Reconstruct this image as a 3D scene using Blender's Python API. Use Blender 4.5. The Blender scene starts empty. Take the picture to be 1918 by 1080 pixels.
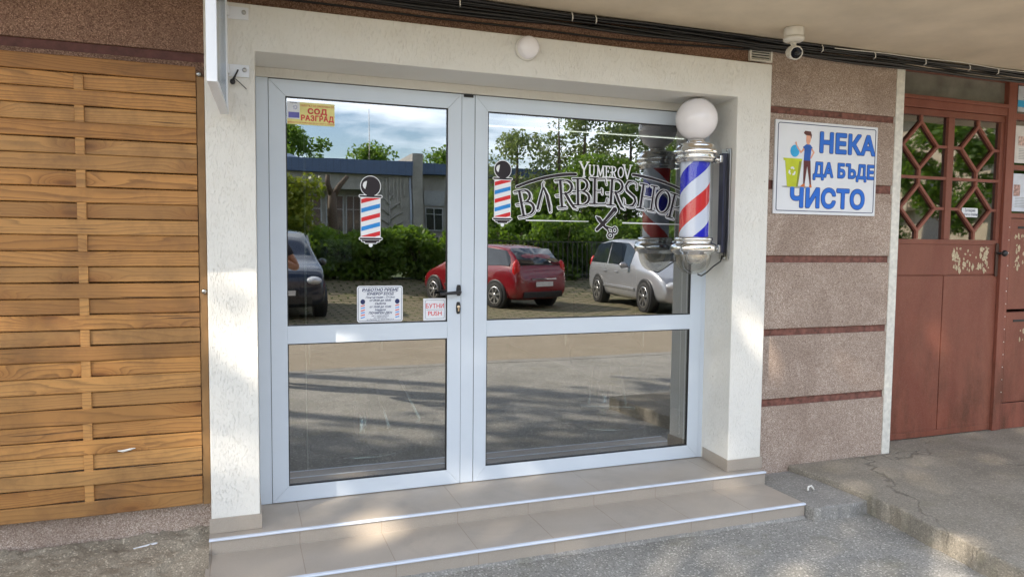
import bpy, bmesh, math, random
import numpy as np
from mathutils import Vector, Matrix, noise as mnoise
R = math.radians
scene = bpy.context.scene
col = scene.collection

# ------------------------------------------------------------------ camera
cam = bpy.data.cameras.new('camera'); camo = bpy.data.objects.new('camera', cam); col.objects.link(camo)
yaw, pitch, roll = .3578, -.0629, .0098
F = Vector((math.sin(yaw)*math.cos(pitch), math.cos(yaw)*math.cos(pitch), math.sin(pitch)))
rt = Vector((math.cos(yaw), -math.sin(yaw), 0)); up = rt.cross(F)
Rv = rt*math.cos(roll)+up*math.sin(roll); Uv = up*math.cos(roll)-rt*math.sin(roll)
M = Matrix((Rv, Uv, -F)).transposed().to_4x4(); M.translation = Vector((-.1474, -3.8636, 1.3504))
camo.matrix_world = M
cam.sensor_width = 36; cam.lens = 36*1369.25/1918
cam.clip_start = .02; cam.clip_end = 2000
scene.camera = camo

# ------------------------------------------------------------------ light
SUN = Vector((-.655, -.506, .559)).normalized()
w = bpy.data.worlds.new('World'); scene.world = w; w.use_nodes = True
nt = w.node_tree; bg = nt.nodes['Background']
sky = nt.nodes.new('ShaderNodeTexSky'); sky.sky_type = 'NISHITA'; sky.sun_disc = False
sky.sun_elevation = math.asin(SUN.z); sky.sun_rotation = math.atan2(SUN.x, SUN.y) % (2*math.pi)
sky.air_density = 1.0; sky.dust_density = .6; sky.ozone_density = 1.5
tc = nt.nodes.new('ShaderNodeTexCoord'); mp = nt.nodes.new('ShaderNodeMapping')
mp.inputs['Scale'].default_value = (1.4, 1.4, 7.5); mp.inputs['Rotation'].default_value = (R(6), R(-4), R(20))
nz = nt.nodes.new('ShaderNodeTexNoise'); nz.inputs['Scale'].default_value = 1.6; nz.inputs['Detail'].default_value = 7; nz.inputs['Roughness'].default_value = .55
nz.inputs['Distortion'].default_value = .4
rp = nt.nodes.new('ShaderNodeValToRGB'); rp.color_ramp.elements[0].position = .44; rp.color_ramp.elements[1].position = .60
mx = nt.nodes.new('ShaderNodeMix'); mx.data_type = 'RGBA'; mx.inputs['B'].default_value = (14.5, 15.0, 15.8, 1)
ml = nt.nodes.new('ShaderNodeMath'); ml.operation = 'MULTIPLY'; ml.inputs[1].default_value = .8
nt.links.new(tc.outputs['Generated'], mp.inputs[0]); nt.links.new(mp.outputs[0], nz.inputs['Vector'])
nt.links.new(nz.outputs[0], rp.inputs[0]); nt.links.new(rp.outputs[0], ml.inputs[0]); nt.links.new(ml.outputs[0], mx.inputs['Factor'])
nt.links.new(sky.outputs[0], mx.inputs['A']); nt.links.new(mx.outputs['Result'], bg.inputs[0])
bg.inputs[1].default_value = .108
sl = bpy.data.lights.new('sun', 'SUN'); sl.energy = 4.7; sl.angle = R(.53); sl.color = (1, .88, .72)
so = bpy.data.objects.new('sun', sl); col.objects.link(so); so.rotation_euler = SUN.to_track_quat('Z', 'Y').to_euler(); so.location = SUN*40
scene.view_settings.view_transform = 'Standard'; scene.view_settings.look = 'None'
scene.view_settings.exposure = 1.45; scene.view_settings.gamma = 1
scene.cycles.max_bounces = 10; scene.cycles.transparent_max_bounces = 24; scene.cycles.glossy_bounces = 6

# ------------------------------------------------------------------ material helpers
class N:
    def __init__(s, name):
        s.m = bpy.data.materials.new(name); s.m.use_nodes = True; s.t = s.m.node_tree
        s.b = s.t.nodes['Principled BSDF']; s.out = s.t.nodes['Material Output']
    def n(s, typ, **k):
        n = s.t.nodes.new('ShaderNode'+typ)
        for a, v in k.items(): setattr(n, a, v)
        return n
    def l(s, a, b): s.t.links.new(a, b)
    def co(s, scale=(1, 1, 1), loc=(0, 0, 0), rot=(0, 0, 0)):
        t = s.n('TexCoord'); m = s.n('Mapping'); s.l(t.outputs['Object'], m.inputs[0])
        m.inputs['Scale'].default_value = scale; m.inputs['Location'].default_value = loc; m.inputs['Rotation'].default_value = rot
        return m.outputs[0]
    def noise(s, v, sc, det=4, rough=.5, dist=0):
        n = s.n('TexNoise'); s.l(v, n.inputs['Vector']); n.inputs['Scale'].default_value = sc
        n.inputs['Detail'].default_value = det; n.inputs['Roughness'].default_value = rough; n.inputs['Distortion'].default_value = dist
        return n.outputs[0]
    def voro(s, v, sc, feat='F1', out='Distance', rnd=1):
        n = s.n('TexVoronoi', feature=feat); s.l(v, n.inputs['Vector']); n.inputs['Scale'].default_value = sc; n.inputs['Randomness'].default_value = rnd
        return n.outputs[out]
    def ramp(s, f, stops, interp='LINEAR'):
        n = s.n('ValToRGB'); s.l(f, n.inputs[0]); cr = n.color_ramp; cr.interpolation = interp
        while len(cr.elements) < len(stops): cr.elements.new(.5)
        for e, (p, c) in zip(cr.elements, stops):
            e.position = p; e.color = (c, c, c, 1) if isinstance(c, (int, float)) else (*c, 1)
        return n.outputs[0]
    def mix(s, f, a, b, mode='MIX'):
        n = s.n('Mix', data_type='RGBA', blend_type=mode)
        for key, v in (('Factor', f), ('A', a), ('B', b)):
            i = n.inputs[key]
            if key != 'Factor': i = [q for q in n.inputs if q.name == key and q.type == 'RGBA'][0]
            if isinstance(v, (int, float)): i.default_value = v if key == 'Factor' else (v, v, v, 1)
            elif isinstance(v, tuple): i.default_value = (*v, 1)
            else: s.l(v, i)
        return [o for o in n.outputs if o.type == 'RGBA'][0]
    def math(s, op, a, b=0, c=0):
        n = s.n('Math', operation=op)
        for i, v in enumerate((a, b, c)):
            if isinstance(v, (int, float)): n.inputs[i].default_value = v
            else: s.l(v, n.inputs[i])
        return n.outputs[0]
    def bump(s, h, st=.3, dist=.01, prev=None):
        n = s.n('Bump'); s.l(h, n.inputs['Height']); n.inputs['Strength'].default_value = st; n.inputs['Distance'].default_value = dist
        if prev is not None: s.l(prev, n.inputs['Normal'])
        s.l(n.outputs[0], s.b.inputs['Normal']); return n.outputs[0]
    def base(s, c, rough=.6, metal=0, spec=.5):
        if isinstance(c, tuple): s.b.inputs['Base Color'].default_value = (*c, 1)
        else: s.l(c, s.b.inputs['Base Color'])
        if isinstance(rough, (int, float)): s.b.inputs['Roughness'].default_value = rough
        else: s.l(rough, s.b.inputs['Roughness'])
        s.b.inputs['Metallic'].default_value = metal; s.b.inputs['Specular IOR Level'].default_value = spec
        return s.m

def plain(name, c, rough=.5, metal=0, spec=.5, var=.12, sc=12, bump=0, bsc=120):
    m = N(name); v = m.co()
    f = m.noise(v, sc, 5, .6)
    cc = m.mix(m.ramp(f, [(.3, 0), (.7, 1)]), tuple(x*(1-var) for x in c), tuple(min(1, x*(1+var)) for x in c))
    m.base(cc, rough, metal, spec)
    if bump: m.bump(m.noise(v, bsc, 3), bump, .002)
    return m.m

def emis(name, c, st):
    m = N(name); m.base((.8, .8, .8), .4); m.b.inputs['Emission Color'].default_value = (*c, 1); m.b.inputs['Emission Strength'].default_value = st; return m.m

# white scratched stucco
def mat_stucco():
    m = N('white_stucco'); v = m.co((1, 1, .27)); v2 = m.co()
    g = m.noise(v, 190, 3, .6, .3)
    gate = m.ramp(m.noise(v2, 7, 2), [(.45, 0), (.62, 1)])
    groove = m.math('MULTIPLY', m.ramp(g, [(.55, 0), (.66, 1)]), m.math('ADD', m.math('MULTIPLY', gate, .5), .5))
    fine = m.noise(v2, 190, 3, .6)
    c = m.mix(m.math('MULTIPLY', groove, .045), (.74, .725, .68), (.44, .41, .36))
    c = m.mix(m.math('MULTIPLY', m.ramp(m.noise(v2, 2.3, 5, .7), [(.5, 0), (.75, 1)]), .35), c, (.62, .58, .5))
    sp = m.ramp(m.voro(v2, 9), [(.018, 1), (.045, 0)])
    c = m.mix(m.math('MULTIPLY', sp, m.ramp(m.noise(v2, 3), [(.5, 0), (.6, .8)])), c, (.2, .17, .14))
    # dust thrown up near the step
    sx = m.n('SeparateXYZ'); m.l(v2, sx.inputs[0])
    m.base(c, .85, 0, .25)
    h = m.math('SUBTRACT', m.math('MULTIPLY', fine, .35), groove)
    m.bump(h, .6, .005); return m.m
# washed aggregate render
def mat_granulate(name, a, b, dark, stain=.4):
    m = N(name); v = m.co()
    cell = m.n('TexVoronoi'); m.l(v, cell.inputs['Vector']); cell.inputs['Scale'].default_value = 240
    sep = m.n('SeparateColor'); m.l(cell.outputs['Color'], sep.inputs[0])
    c = m.ramp(sep.outputs[0], [(.0, dark), (.3, a), (.7, b), (1, tuple(min(1, x*1.5) for x in b))])
    c = m.mix(m.ramp(cell.outputs['Distance'], [(.35, 0), (.75, .35)]), c, tuple(x*.75 for x in dark))
    st = m.math('MULTIPLY', m.ramp(m.noise(v, 2.6, 6, .65, .5), [(.42, 0), (.72, 1)]), stain)
    c = m.mix(st, c, tuple(x*.8 for x in dark))
    m.base(c, .85, 0, .3); m.bump(cell.outputs['Distance'], .55, -.004); return m.m

def mat_wood():
    m = N('pine_slats')
    at = m.n('Attribute', attribute_name='rnd'); tcn = m.n('TexCoord')
    off = m.n('VectorMath', operation='MULTIPLY_ADD'); m.l(at.outputs['Color'], off.inputs[0]); off.inputs[1].default_value = (37, 19, .8); m.l(tcn.outputs['Object'], off.inputs[2])
    P = off.outputs[0]
    def mp_(sc):
        q = m.n('Mapping'); m.l(P, q.inputs[0]); q.inputs['Scale'].default_value = sc; return q.outputs[0]
    a = mp_((1.6, 1, 10)); 
    kn = m.n('TexVoronoi', voronoi_dimensions='2D'); sk = m.n('SeparateXYZ'); m.l(mp_((2.3, 1, 7.5)), sk.inputs[0]); ck_ = m.n('CombineXYZ'); m.l(sk.outputs[0], ck_.inputs[0]); m.l(sk.outputs[2], ck_.inputs[1]); m.l(ck_.outputs[0], kn.inputs['Vector']); kn.inputs['Scale'].default_value = 1; kn.inputs['Randomness'].default_value = 1
    sepk = m.n('SeparateColor'); m.l(kn.outputs['Color'], sepk.inputs[0])
    keep = m.ramp(sepk.outputs[0], [(.62, 0), (.64, 1)])
    kd = kn.outputs['Distance']
    knb = m.math('MULTIPLY', m.math('POWER', m.math('MAXIMUM', m.math('SUBTRACT', 1, m.math('MULTIPLY', kd, 2.2)), 0), 2.2), keep)
    sx = m.n('SeparateXYZ'); m.l(P, sx.inputs[0])
    low = m.noise(mp_((1.1, 1, 9)), 1.0, 2, .5)
    h = m.math('ADD', m.math('MULTIPLY', sx.outputs[2], 52), m.math('MULTIPLY', low, 9))
    h = m.math('ADD', h, m.math('MULTIPLY', knb, 7.5))
    h = m.math('ADD', h, m.math('MULTIPLY', m.noise(mp_((14, 8, 90)), 1, 3), .35))
    saw = m.math('FRACT', h)
    ring = m.ramp(saw, [(0, 0), (.6, .3), (.9, .9), (1, 0)])
    fib = m.noise(mp_((6, 20, 260)), 1, 3, .6)
    c = m.mix(ring, (.52, .235, .060), (.15, .052, .011))
    c = m.mix(m.math('MULTIPLY', fib, .25), c, (.50, .27, .10))
    tone = m.n('SeparateColor'); m.l(at.outputs['Color'], tone.inputs[0])
    c = m.mix(m.math('MULTIPLY', tone.outputs[1], .72), c, (.22, .10, .030), 'MIX')
    c = m.mix(m.ramp(tone.outputs[2], [(.0, .3), (1, 0)]), c, (.56, .36, .15))
    core = m.math('MULTIPLY', m.ramp(kd, [(.045, 1), (.10, 0)]), keep)
    c = m.mix(m.math('MULTIPLY', core, .9), c, (.085, .03, .012))
    halo = m.math('MULTIPLY', m.ramp(kd, [(.1, .6), (.4, 0)]), keep)
    c = m.mix(halo, c, (.25, .10, .025))
    # weather stains and a crack here and there
    v0 = m.co()
    c = m.mix(m.math('MULTIPLY', m.ramp(m.noise(v0, 3.2, 6, .7), [(.48, 0), (.68, 1)]), .6), c, (.15, .075, .032))
    cr = m.math('MULTIPLY', m.ramp(m.noise(mp_((2.0, 1, 55)), 1, 2), [(.70, 0), (.73, 1)]), .75)
    c = m.mix(cr, c, (.05, .025, .012))
    m.base(c, .55, 0, .35)
    hh = m.math('ADD', m.math('MULTIPLY', ring, -.6), m.math('MULTIPLY', fib, .8)); m.bump(m.math('SUBTRACT', hh, cr), .35, .002)
    return m.m

def mat_concrete(name, a, b, crack=True, agg=.5, moss=(.2, .19, .13)):
    m = N(name); v = m.co()
    big = m.noise(v, 1.7, 7, .65, .3)
    c = m.mix(m.ramp(big, [(.35, 0), (.68, 1)]), a, b)
    fine = m.noise(v, 140, 4, .75)
    c = m.mix(m.ramp(fine, [(.35, .55), (.6, 0)]), c, tuple(x*.45 for x in a))
    peb = m.n('TexVoronoi'); m.l(v, peb.inputs['Vector']); peb.inputs['Scale'].default_value = 150
    sep = m.n('SeparateColor'); m.l(peb.outputs['Color'], sep.inputs[0])
    c = m.mix(m.math('MULTIPLY', m.ramp(sep.outputs[0], [(.86, 0), (.93, 1)]), agg), c, tuple(min(1, x*1.9) for x in b))
    c = m.mix(m.math('MULTIPLY', m.ramp(sep.outputs[1], [(.8, 0), (.86, 1)]), agg), c, tuple(x*.35 for x in a))
    c = m.mix(m.ramp(m.noise(v, 4.5, 6, .7), [(.55, 0), (.8, .7)]), c, moss)
    h = m.math('ADD', m.math('MULTIPLY', fine, .6), m.math('MULTIPLY', m.math('SUBTRACT', 1, peb.outputs['Distance']), .5))
    if crack:
        d = m.n('VectorMath', operation='MULTIPLY_ADD'); nn = m.n('TexNoise'); m.l(v, nn.inputs['Vector']); nn.inputs['Scale'].default_value = 5; nn.inputs['Detail'].default_value = 6
        m.l(nn.outputs['Color'], d.inputs[0]); d.inputs[1].default_value = (.35, .35, .35); m.l(v, d.inputs[2])
        e = m.voro(d.outputs[0], .8, 'DISTANCE_TO_EDGE')
        ck = m.math('MULTIPLY', m.ramp(e, [(.0, 1), (.003, 1), (.008, 0)]), m.ramp(m.noise(v, .9, 3), [(.50, 0), (.60, 1)]))
        c = m.mix(m.math('MULTIPLY', ck, .4), c, tuple(x*.22 for x in a)); h = m.math('SUBTRACT', h, m.math('MULTIPLY', ck, 3))
    m.base(c, .9, 0, .2); m.bump(h, .6, .006); return m.m

def mat_tiles(name, px, x0, stain=True, riser=False):
    m = N(name); v = m.co(); sx = m.n('SeparateXYZ'); m.l(v, sx.inputs[0])
    fr = m.math('FRACT', m.math('DIVIDE', m.math('SUBTRACT', sx.outputs[0], x0-50*px), px))
    jx = m.ramp(fr, [(0, 1), (.006*.385/px, 1), (.010*.385/px, 0), (1, 0)])
    c = m.mix(m.noise(v, 5, 5, .6), (.38, .335, .285), (.45, .395, .335))
    c = m.mix(m.ramp(m.noise(v, 320, 3, .8), [(.45, .45), (.62, 0)]), c, (.29, .24, .19)) if riser else m.mix(m.ramp(m.noise(v, 260, 3, .8), [(.4, .25), (.6, 0)]), c, (.30, .26, .225))
    c = m.mix(m.math('MULTIPLY', jx, .8), c, (.28, .22, .17))
    if stain: c = m.mix(m.ramp(m.noise(v, 2.3, 7, .72, .6), [(.5, 0), (.8, .6)]), c, (.25, .225, .20))
    m.base(c, m.ramp(m.noise(v, 3, 4), [(.3, .32), (.7, .55)]), 0, .45)
    m.bump(jx, .5, -.003); return m.m

def mat_redpaint(name, c0=(.165, .040, .023), scratch=0):
    m = N(name); v = m.co(); vs = m.co((1, 1, .35))
    f = m.noise(vs, 3.2, 7, .7, .4)
    c = m.mix(m.ramp(f, [(.3, 0), (.7, 1)]), c0, tuple(min(1, q) for q in (c0[0]*1.4, c0[1]*2.0, c0[2]*2.1)))
    sx = m.n('SeparateXYZ'); m.l(v, sx.inputs[0])
    rust = m.math('MULTIPLY', m.ramp(m.noise(vs, 5, 6, .75), [(.46, 0), (.64, 1)]), m.ramp(sx.outputs[2], [(.0, 1), (1, .2)]))
    c = m.mix(rust, c, (.10, .035, .018))
    c = m.mix(m.ramp(m.noise(v, 210, 3, .8), [(.36, .35), (.5, 0)]), c, (.30, .15, .13))
    m.base(c, .48, 0, .4); m.bump(m.noise(v, 140, 3, .6), .25, .002); return m.m

def mat_leaf(name, a, b, tr=.35):
    m = N(name); geo = m.n('NewGeometry'); v = m.co()
    c = m.mix(geo.outputs['Random Per Island'], a, b)
    c = m.mix(m.ramp(m.noise(v, .9, 3), [(.35, 0), (.7, .7)]), c, tuple(x*.55 for x in a))
    m.base(c, .5, 0, .4)
    t = m.n('BsdfTranslucent'); m.l(m.mix(.6, c, (b[0]*1.5, b[1]*1.6, b[2]*.6)), t.inputs[0])
    ms = m.n('MixShader'); ms.inputs[0].default_value = tr
    m.l(m.b.outputs[0], ms.inputs[1]); m.l(t.outputs[0], ms.inputs[2]); m.l(ms.outputs[0], m.out.inputs[0]); return m.m

def mat_glass(name, refl=.36, tint=(.30, .34, .33), wave=.004, edge=.45, rough=0):
    m = N(name); g = m.n('BsdfGlossy'); g.inputs['Roughness'].default_value = rough; g.inputs['Color'].default_value = (.96, .98, 1, 1)
    t = m.n('BsdfTransparent'); t.inputs[0].default_value = (*tint, 1)
    lw = m.n('LayerWeight'); lw.inputs[0].default_value = .5
    f = m.math('ADD', refl, m.math('MULTIPLY', m.math('POWER', lw.outputs['Facing'], 3), edge))
    geo = m.n('NewGeometry'); f = m.math('MULTIPLY', f, m.math('SUBTRACT', 1, m.math('MULTIPLY', geo.outputs['Backfacing'], .75)))
    if wave:
        v = m.co(); bp = m.n('Bump'); m.l(m.noise(v, 2.2, 1), bp.inputs['Height']); bp.inputs['Strength'].default_value = wave*10; bp.inputs['Distance'].default_value = .01
        m.l(bp.outputs[0], g.inputs['Normal'])
    ms = m.n('MixShader'); m.l(f, ms.inputs[0]); m.l(t.outputs[0], ms.inputs[1]); m.l(g.outputs[0], ms.inputs[2]); m.l(ms.outputs[0], m.out.inputs[0]); return m.m

MT = {}
MT['stucco'] = mat_stucco()
MT['gran'] = mat_granulate('pink_brown_render', (.375, .285, .23), (.475, .39, .33), (.25, .175, .135), .55)
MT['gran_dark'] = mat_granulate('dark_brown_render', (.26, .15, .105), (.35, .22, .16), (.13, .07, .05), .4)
MT['groove'] = plain('oxide_red_groove', (.17, .068, .05), .75, var=.5, sc=30, bump=.8, bsc=60)
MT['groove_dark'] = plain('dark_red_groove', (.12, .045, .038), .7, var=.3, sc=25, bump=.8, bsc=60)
MT['wood'] = mat_wood()
MT['woodpost'] = plain('weathered_pine_post', (.26, .14, .05), .6, var=.3, sc=5, bump=.3, bsc=60)
MT['soffit'] = plain('cream_painted_concrete', (.68, .585, .45), .85, var=.13, sc=2.2, bump=.4, bsc=40)
MT['trim'] = plain('white_wall_paint', (.66, .64, .58), .75, var=.16, sc=30, bump=.6, bsc=50)
MT['pvc'] = plain('white_aluminium', (.60, .66, .73), .32, var=.025, sc=3, spec=.5)
MT['gasket'] = plain('black_rubber', (.012, .012, .014), .5)
MT['black'] = plain('black_plastic', (.018, .018, .02), .35)
MT['glass'] = mat_glass('coated_glazing', .32, (.64, .68, .66))
MT['glass_old'] = mat_glass('old_dusty_glass', .20, (.42, .44, .42), .01, .5, .02)
MT['dark'] = plain('dark_interior', (.03, .03, .032), .8)
MT['tread'] = mat_tiles('beige_step_tiles', .785, .115)
MT['tread2'] = mat_tiles('beige_lower_step_tiles', .385, .103)
MT['riser'] = mat_tiles('beige_riser_tiles', .385, .103, riser=True)
MT['skirt'] = mat_tiles('beige_skirting_tiles', 9, -4, riser=True)
MT['nosing'] = plain('pale_blue_plastic_nosing', (.62, .67, .76), .35, var=.05)
MT['red'] = mat_redpaint('oxide_red_painted_steel')
MT['redfr'] = mat_redpaint('oxide_red_frame_paint', (.19, .046, .028))
MT['chrome'] = plain('polished_chrome', (.84, .84, .83), .05, 1, var=.02)
MT['steel'] = plain('brushed_steel', (.45, .45, .44), .3, 1)
MT['globe'] = plain('opal_globe_plastic', (.84, .81, .83), .12, var=.02)
MT['whitepl'] = plain('white_plastic', (.74, .72, .67), .35, var=.05)
MT['signwhite'] = plain('white_sign_vinyl', (.74, .76, .80), .4, var=.02)
MT['blue'] = plain('sign_blue', (.010, .14, .62), .4, var=.03)
MT['navy'] = plain('outline_navy', (.008, .02, .10), .5)
MT['decalblack'] = plain('decal_plum_black', (.016, .009, .014), .6)
MT['decalwhite'] = plain('decal_white', (.82, .83, .85), .45, var=.02)
MT['decalred'] = plain('decal_red', (.66, .012, .016), .4)
MT['decalblue'] = plain('decal_blue', (.015, .25, .68), .4)
MT['yellow'] = plain('sticker_yellow', (.80, .72, .27), .5)
MT['orange'] = plain('sticker_red', (.62, .06, .05), .5)
MT['purple'] = plain('sticker_violet', (.13, .13, .45), .5)
MT['asphalt'] = mat_concrete('worn_sidewalk_concrete', (.25, .245, .225), (.41, .395, .365), False, .45)
MT['slab'] = mat_concrete('old_entrance_concrete', (.24, .215, .175), (.36, .325, .27), True, .25)
MT['patch'] = mat_concrete('patched_concrete', (.26, .25, .23), (.38, .365, .34), True, .3)
MT['dirt'] = mat_concrete('dusty_dirt', (.27, .23, .175), (.52, .455, .36), True, .3, (.13, .105, .075))
MT['crust'] = mat_concrete('broken_screed', (.23, .205, .17), (.42, .385, .33), True, .3, (.15, .125, .09))
MT['road'] = mat_concrete('sunlit_road_asphalt', (.31, .265, .20), (.37, .32, .25), False, .35, (.26, .225, .17))
MT['bark'] = plain('tree_bark', (.10, .075, .055), .9, var=.4, sc=20, bump=1, bsc=40)
MT['leaf'] = mat_leaf('hedge_leaves', (.07, .14, .02), (.17, .27, .04), .45)
MT['leaf2'] = mat_leaf('pale_poplar_leaves', (.12, .17, .07), (.24, .29, .13))
MT['leaf3'] = mat_leaf('yellow_green_leaves', (.10, .17, .02), (.30, .33, .03))
MT['grass'] = plain('grass_ground', (.06, .09, .025), .9, var=.5, sc=6, bump=1, bsc=60)

# ------------------------------------------------------------------ object helpers
def tag(o, label=None, cat=None, group=None, kind=None):
    if label: o['label'] = label
    if cat: o['category'] = cat
    if group: o['group'] = group
    if kind: o['kind'] = kind
    return o
def empty(name, loc=(0, 0, 0), label=None, cat=None, group=None, rz=0):
    o = bpy.data.objects.new(name, None); col.objects.link(o); o.location = loc; o.rotation_euler.z = rz; o.empty_display_size = .1
    return tag(o, label, cat, group)
class MB:
    """collects geometry in the coordinates of its parent"""
    def __init__(s): s.v = []; s.f = []; s.sm = []
    def add(s, vs, fs, smooth=False):
        k = len(s.v); s.v += [tuple(v) for v in vs]; s.f += [tuple(i+k for i in f) for f in fs]; s.sm += [smooth]*len(fs); return s
    def box(s, x0, x1, y0, y1, z0, z1):
        v = [(x, y, z) for x in (x0, x1) for y in (y0, y1) for z in (z0, z1)]
        return s.add(v, [(0, 1, 3, 2), (4, 6, 7, 5), (0, 4, 5, 1), (2, 3, 7, 6), (0, 2, 6, 4), (1, 5, 7, 3)])
    def prism(s, pts, a, b, axis='y'):
        n = len(pts)
        mk = {'y': lambda p, t: (p[0], t, p[1]), 'z': lambda p, t: (p[0], p[1], t), 'x': lambda p, t: (t, p[0], p[1])}[axis]
        v = [mk(p, a) for p in pts]+[mk(p, b) for p in pts]
        f = [tuple(range(n)), tuple(range(2*n-1, n-1, -1))]+[(i, n+i, n+(i+1) % n, (i+1) % n) for i in range(n)]
        return s.add(v, f)
    def tube(s, pts, r, n=8, cap=True):
        pts = [Vector(p) for p in pts]; rs = r if isinstance(r, (list, tuple)) else [r]*len(pts)
        vs = []; fs = []; prev = None
        for i, p in enumerate(pts):
            d = (pts[min(i+1, len(pts)-1)]-pts[max(i-1, 0)]).normalized()
            if prev is None: a = d.orthogonal().normalized()
            else: a = (prev-d*prev.dot(d)); a = a.normalized() if a.length > 1e-6 else d.orthogonal().normalized()
            prev = a; b = d.cross(a)
            vs += [p+(a*math.cos(t)+b*math.sin(t))*rs[i] for t in [2*math.pi*k/n for k in range(n)]]
            if i: fs += [((i-1)*n+k, (i-1)*n+(k+1) % n, i*n+(k+1) % n, i*n+k) for k in range(n)]
        if cap: fs += [tuple(range(n-1, -1, -1)), tuple(range((len(pts)-1)*n, len(pts)*n))]
        return s.add(vs, fs, True)
    def lathe(s, prof, c=(0, 0, 0), axis='z', n=32, smooth=True):
        vs = []; fs = []
        for r, h in prof:
            for k in range(n):
                t = 2*math.pi*k/n; x, y = r*math.cos(t), r*math.sin(t)
                p = {'z': (x, y, h), 'y': (x, h, y), 'x': (h, x, y)}[axis]
                vs.append((p[0]+c[0], p[1]+c[1], p[2]+c[2]))
        for i in range(len(prof)-1):
            fs += [(i*n+k, i*n+(k+1) % n, (i+1)*n+(k+1) % n, (i+1)*n+k) for k in range(n)]
        return s.add(vs, fs, smooth)
    def sphere(s, c, r, nu=24, nv=14, sc=(1, 1, 1)):
        prof = []; vs = []; fs = []
        for i in range(nv+1):
            a = math.pi*i/nv
            for k in range(nu):
                t = 2*math.pi*k/nu; vs.append((c[0]+r*sc[0]*math.sin(a)*math.cos(t), c[1]+r*sc[1]*math.sin(a)*math.sin(t), c[2]+r*sc[2]*math.cos(a)))
        for i in range(nv): fs += [(i*nu+k, (i+1)*nu+k, (i+1)*nu+(k+1) % nu, i*nu+(k+1) % nu) for k in range(nu)]
        return s.add(vs, fs, True)
    def build(s, name, mat, parent=None, bevel=0, kind=None, seg=2, label=None, recalc=True):
        me = bpy.data.meshes.new(name); me.from_pydata(s.v, [], s.f); me.materials.append(mat)
        me.polygons.foreach_set('use_smooth', s.sm)
        if recalc:
            bm = bmesh.new(); bm.from_mesh(me); bmesh.ops.remove_doubles(bm, verts=bm.verts, dist=1e-6) if len(s.v) < 40000 else None
            bmesh.ops.recalc_face_normals(bm, faces=bm.faces); bm.to_mesh(me); bm.free()
        o = bpy.data.objects.new(name, me); col.objects.link(o)
        if parent: o.parent = parent
        if bevel:
            b = o.modifiers.new('bevel', 'BEVEL'); b.width = bevel; b.segments = seg; b.limit_method = 'ANGLE'; b.angle_limit = R(40)
        if kind: o['kind'] = kind
        if label: o['label'] = label
        return o
def kids(o): return [c for c in bpy.data.objects if c.parent is o]
def copy_tree(o, parent=None):
    c = o.copy(); col.objects.link(c)
    if parent: c.parent = parent
    for ch in kids(o): copy_tree(ch, c)
    return c
def text_mesh(body, size, x, z, y, name, mat, parent, xs=1, off=0, align='CENTER', mirror=False, shear=0, ext=.0002, sp=1):
    cu = bpy.data.curves.new('txt', 'FONT'); cu.body = body; cu.size = size; cu.offset = off; cu.extrude = ext; cu.align_x = align; cu.align_y = 'CENTER'; cu.shear = shear; cu.space_character = sp; cu.space_line = .95
    cu.resolution_u = 4
    t = bpy.data.objects.new('txt', cu); col.objects.link(t); bpy.context.view_layer.update()
    me = bpy.data.meshes.new_from_object(t.evaluated_get(bpy.context.evaluated_depsgraph_get()))
    bpy.data.objects.remove(t); me.name = name
    for v in me.vertices: v.co = Vector((x+v.co.x*xs, y-v.co.z, z+v.co.y))
    me.materials.clear(); me.materials.append(mat)
    o = bpy.data.objects.new(name, me); col.objects.link(o); o.parent = parent; return o

# ================================================================== SETTING
def sheet(name, rows, x0, x1, mat, nx=2, kind='structure', jit=0):
    vs = []; fs = []
    xs = [x0+(x1-x0)*i/nx for i in range(nx+1)]
    for y, z in rows: vs += [(x, y, z) for x in xs]
    n = nx+1
    for j in range(len(rows)-1): fs += [(j*n+i, j*n+i+1, (j+1)*n+i+1, (j+1)*n+i) for i in range(nx)]
    m = MB(); m.add(vs, fs); o = m.build(name, mat, None, kind=kind)
    return o
sheet('ground', [(-400, .29), (-16.8, .29), (-14.2, -.172), (400, -.172)], -400, 400, MT['grass'])
sheet('road', [(-9.45, -.168), (-4.82, -.168)], -150, 150, MT['road'])
sheet('sidewalk', [(-4.62, -.15), (-3, -.15), (-1, -.15), (.6, -.15)], -60, 60, MT['asphalt'])
m = MB(); m.box(-60, 60, -4.82, -4.62, -.3, -.145); m.build('kerb', MT['patch'], None, bevel=.012, kind='structure')
# paver parking apron, sloping up towards the hedge
def mat_pavers():
    m = N('parking_pavers'); v = m.co((1, 1, 0))
    br = m.n('TexBrick'); m.l(v, br.inputs['Vector']); br.inputs['Scale'].default_value = 1; br.inputs['Brick Width'].default_value = .4; br.inputs['Row Height'].default_value = .22
    br.inputs['Mortar Size'].default_value = .03; br.inputs['Color1'].default_value = (.24, .20, .145, 1); br.inputs['Color2'].default_value = (.19, .16, .11, 1); br.inputs['Mortar'].default_value = (.06, .07, .025, 1)
    c = m.mix(m.ramp(m.noise(v, 1.5, 5, .7), [(.5, 0), (.75, .8)]), br.outputs[0], (.11, .12, .04)); m.base(c, .9, 0, .2); m.bump(br.outputs[1], .7, -.02); return m.m
sheet('parking', [(-16.6, .275), (-14.2, -.160), (-9.45, -.16)], -60, 60, mat_pavers())
sheet('path', [(-9.45, -.158), (-9.33, -.158)], -60, 60, MT['patch'])

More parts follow.
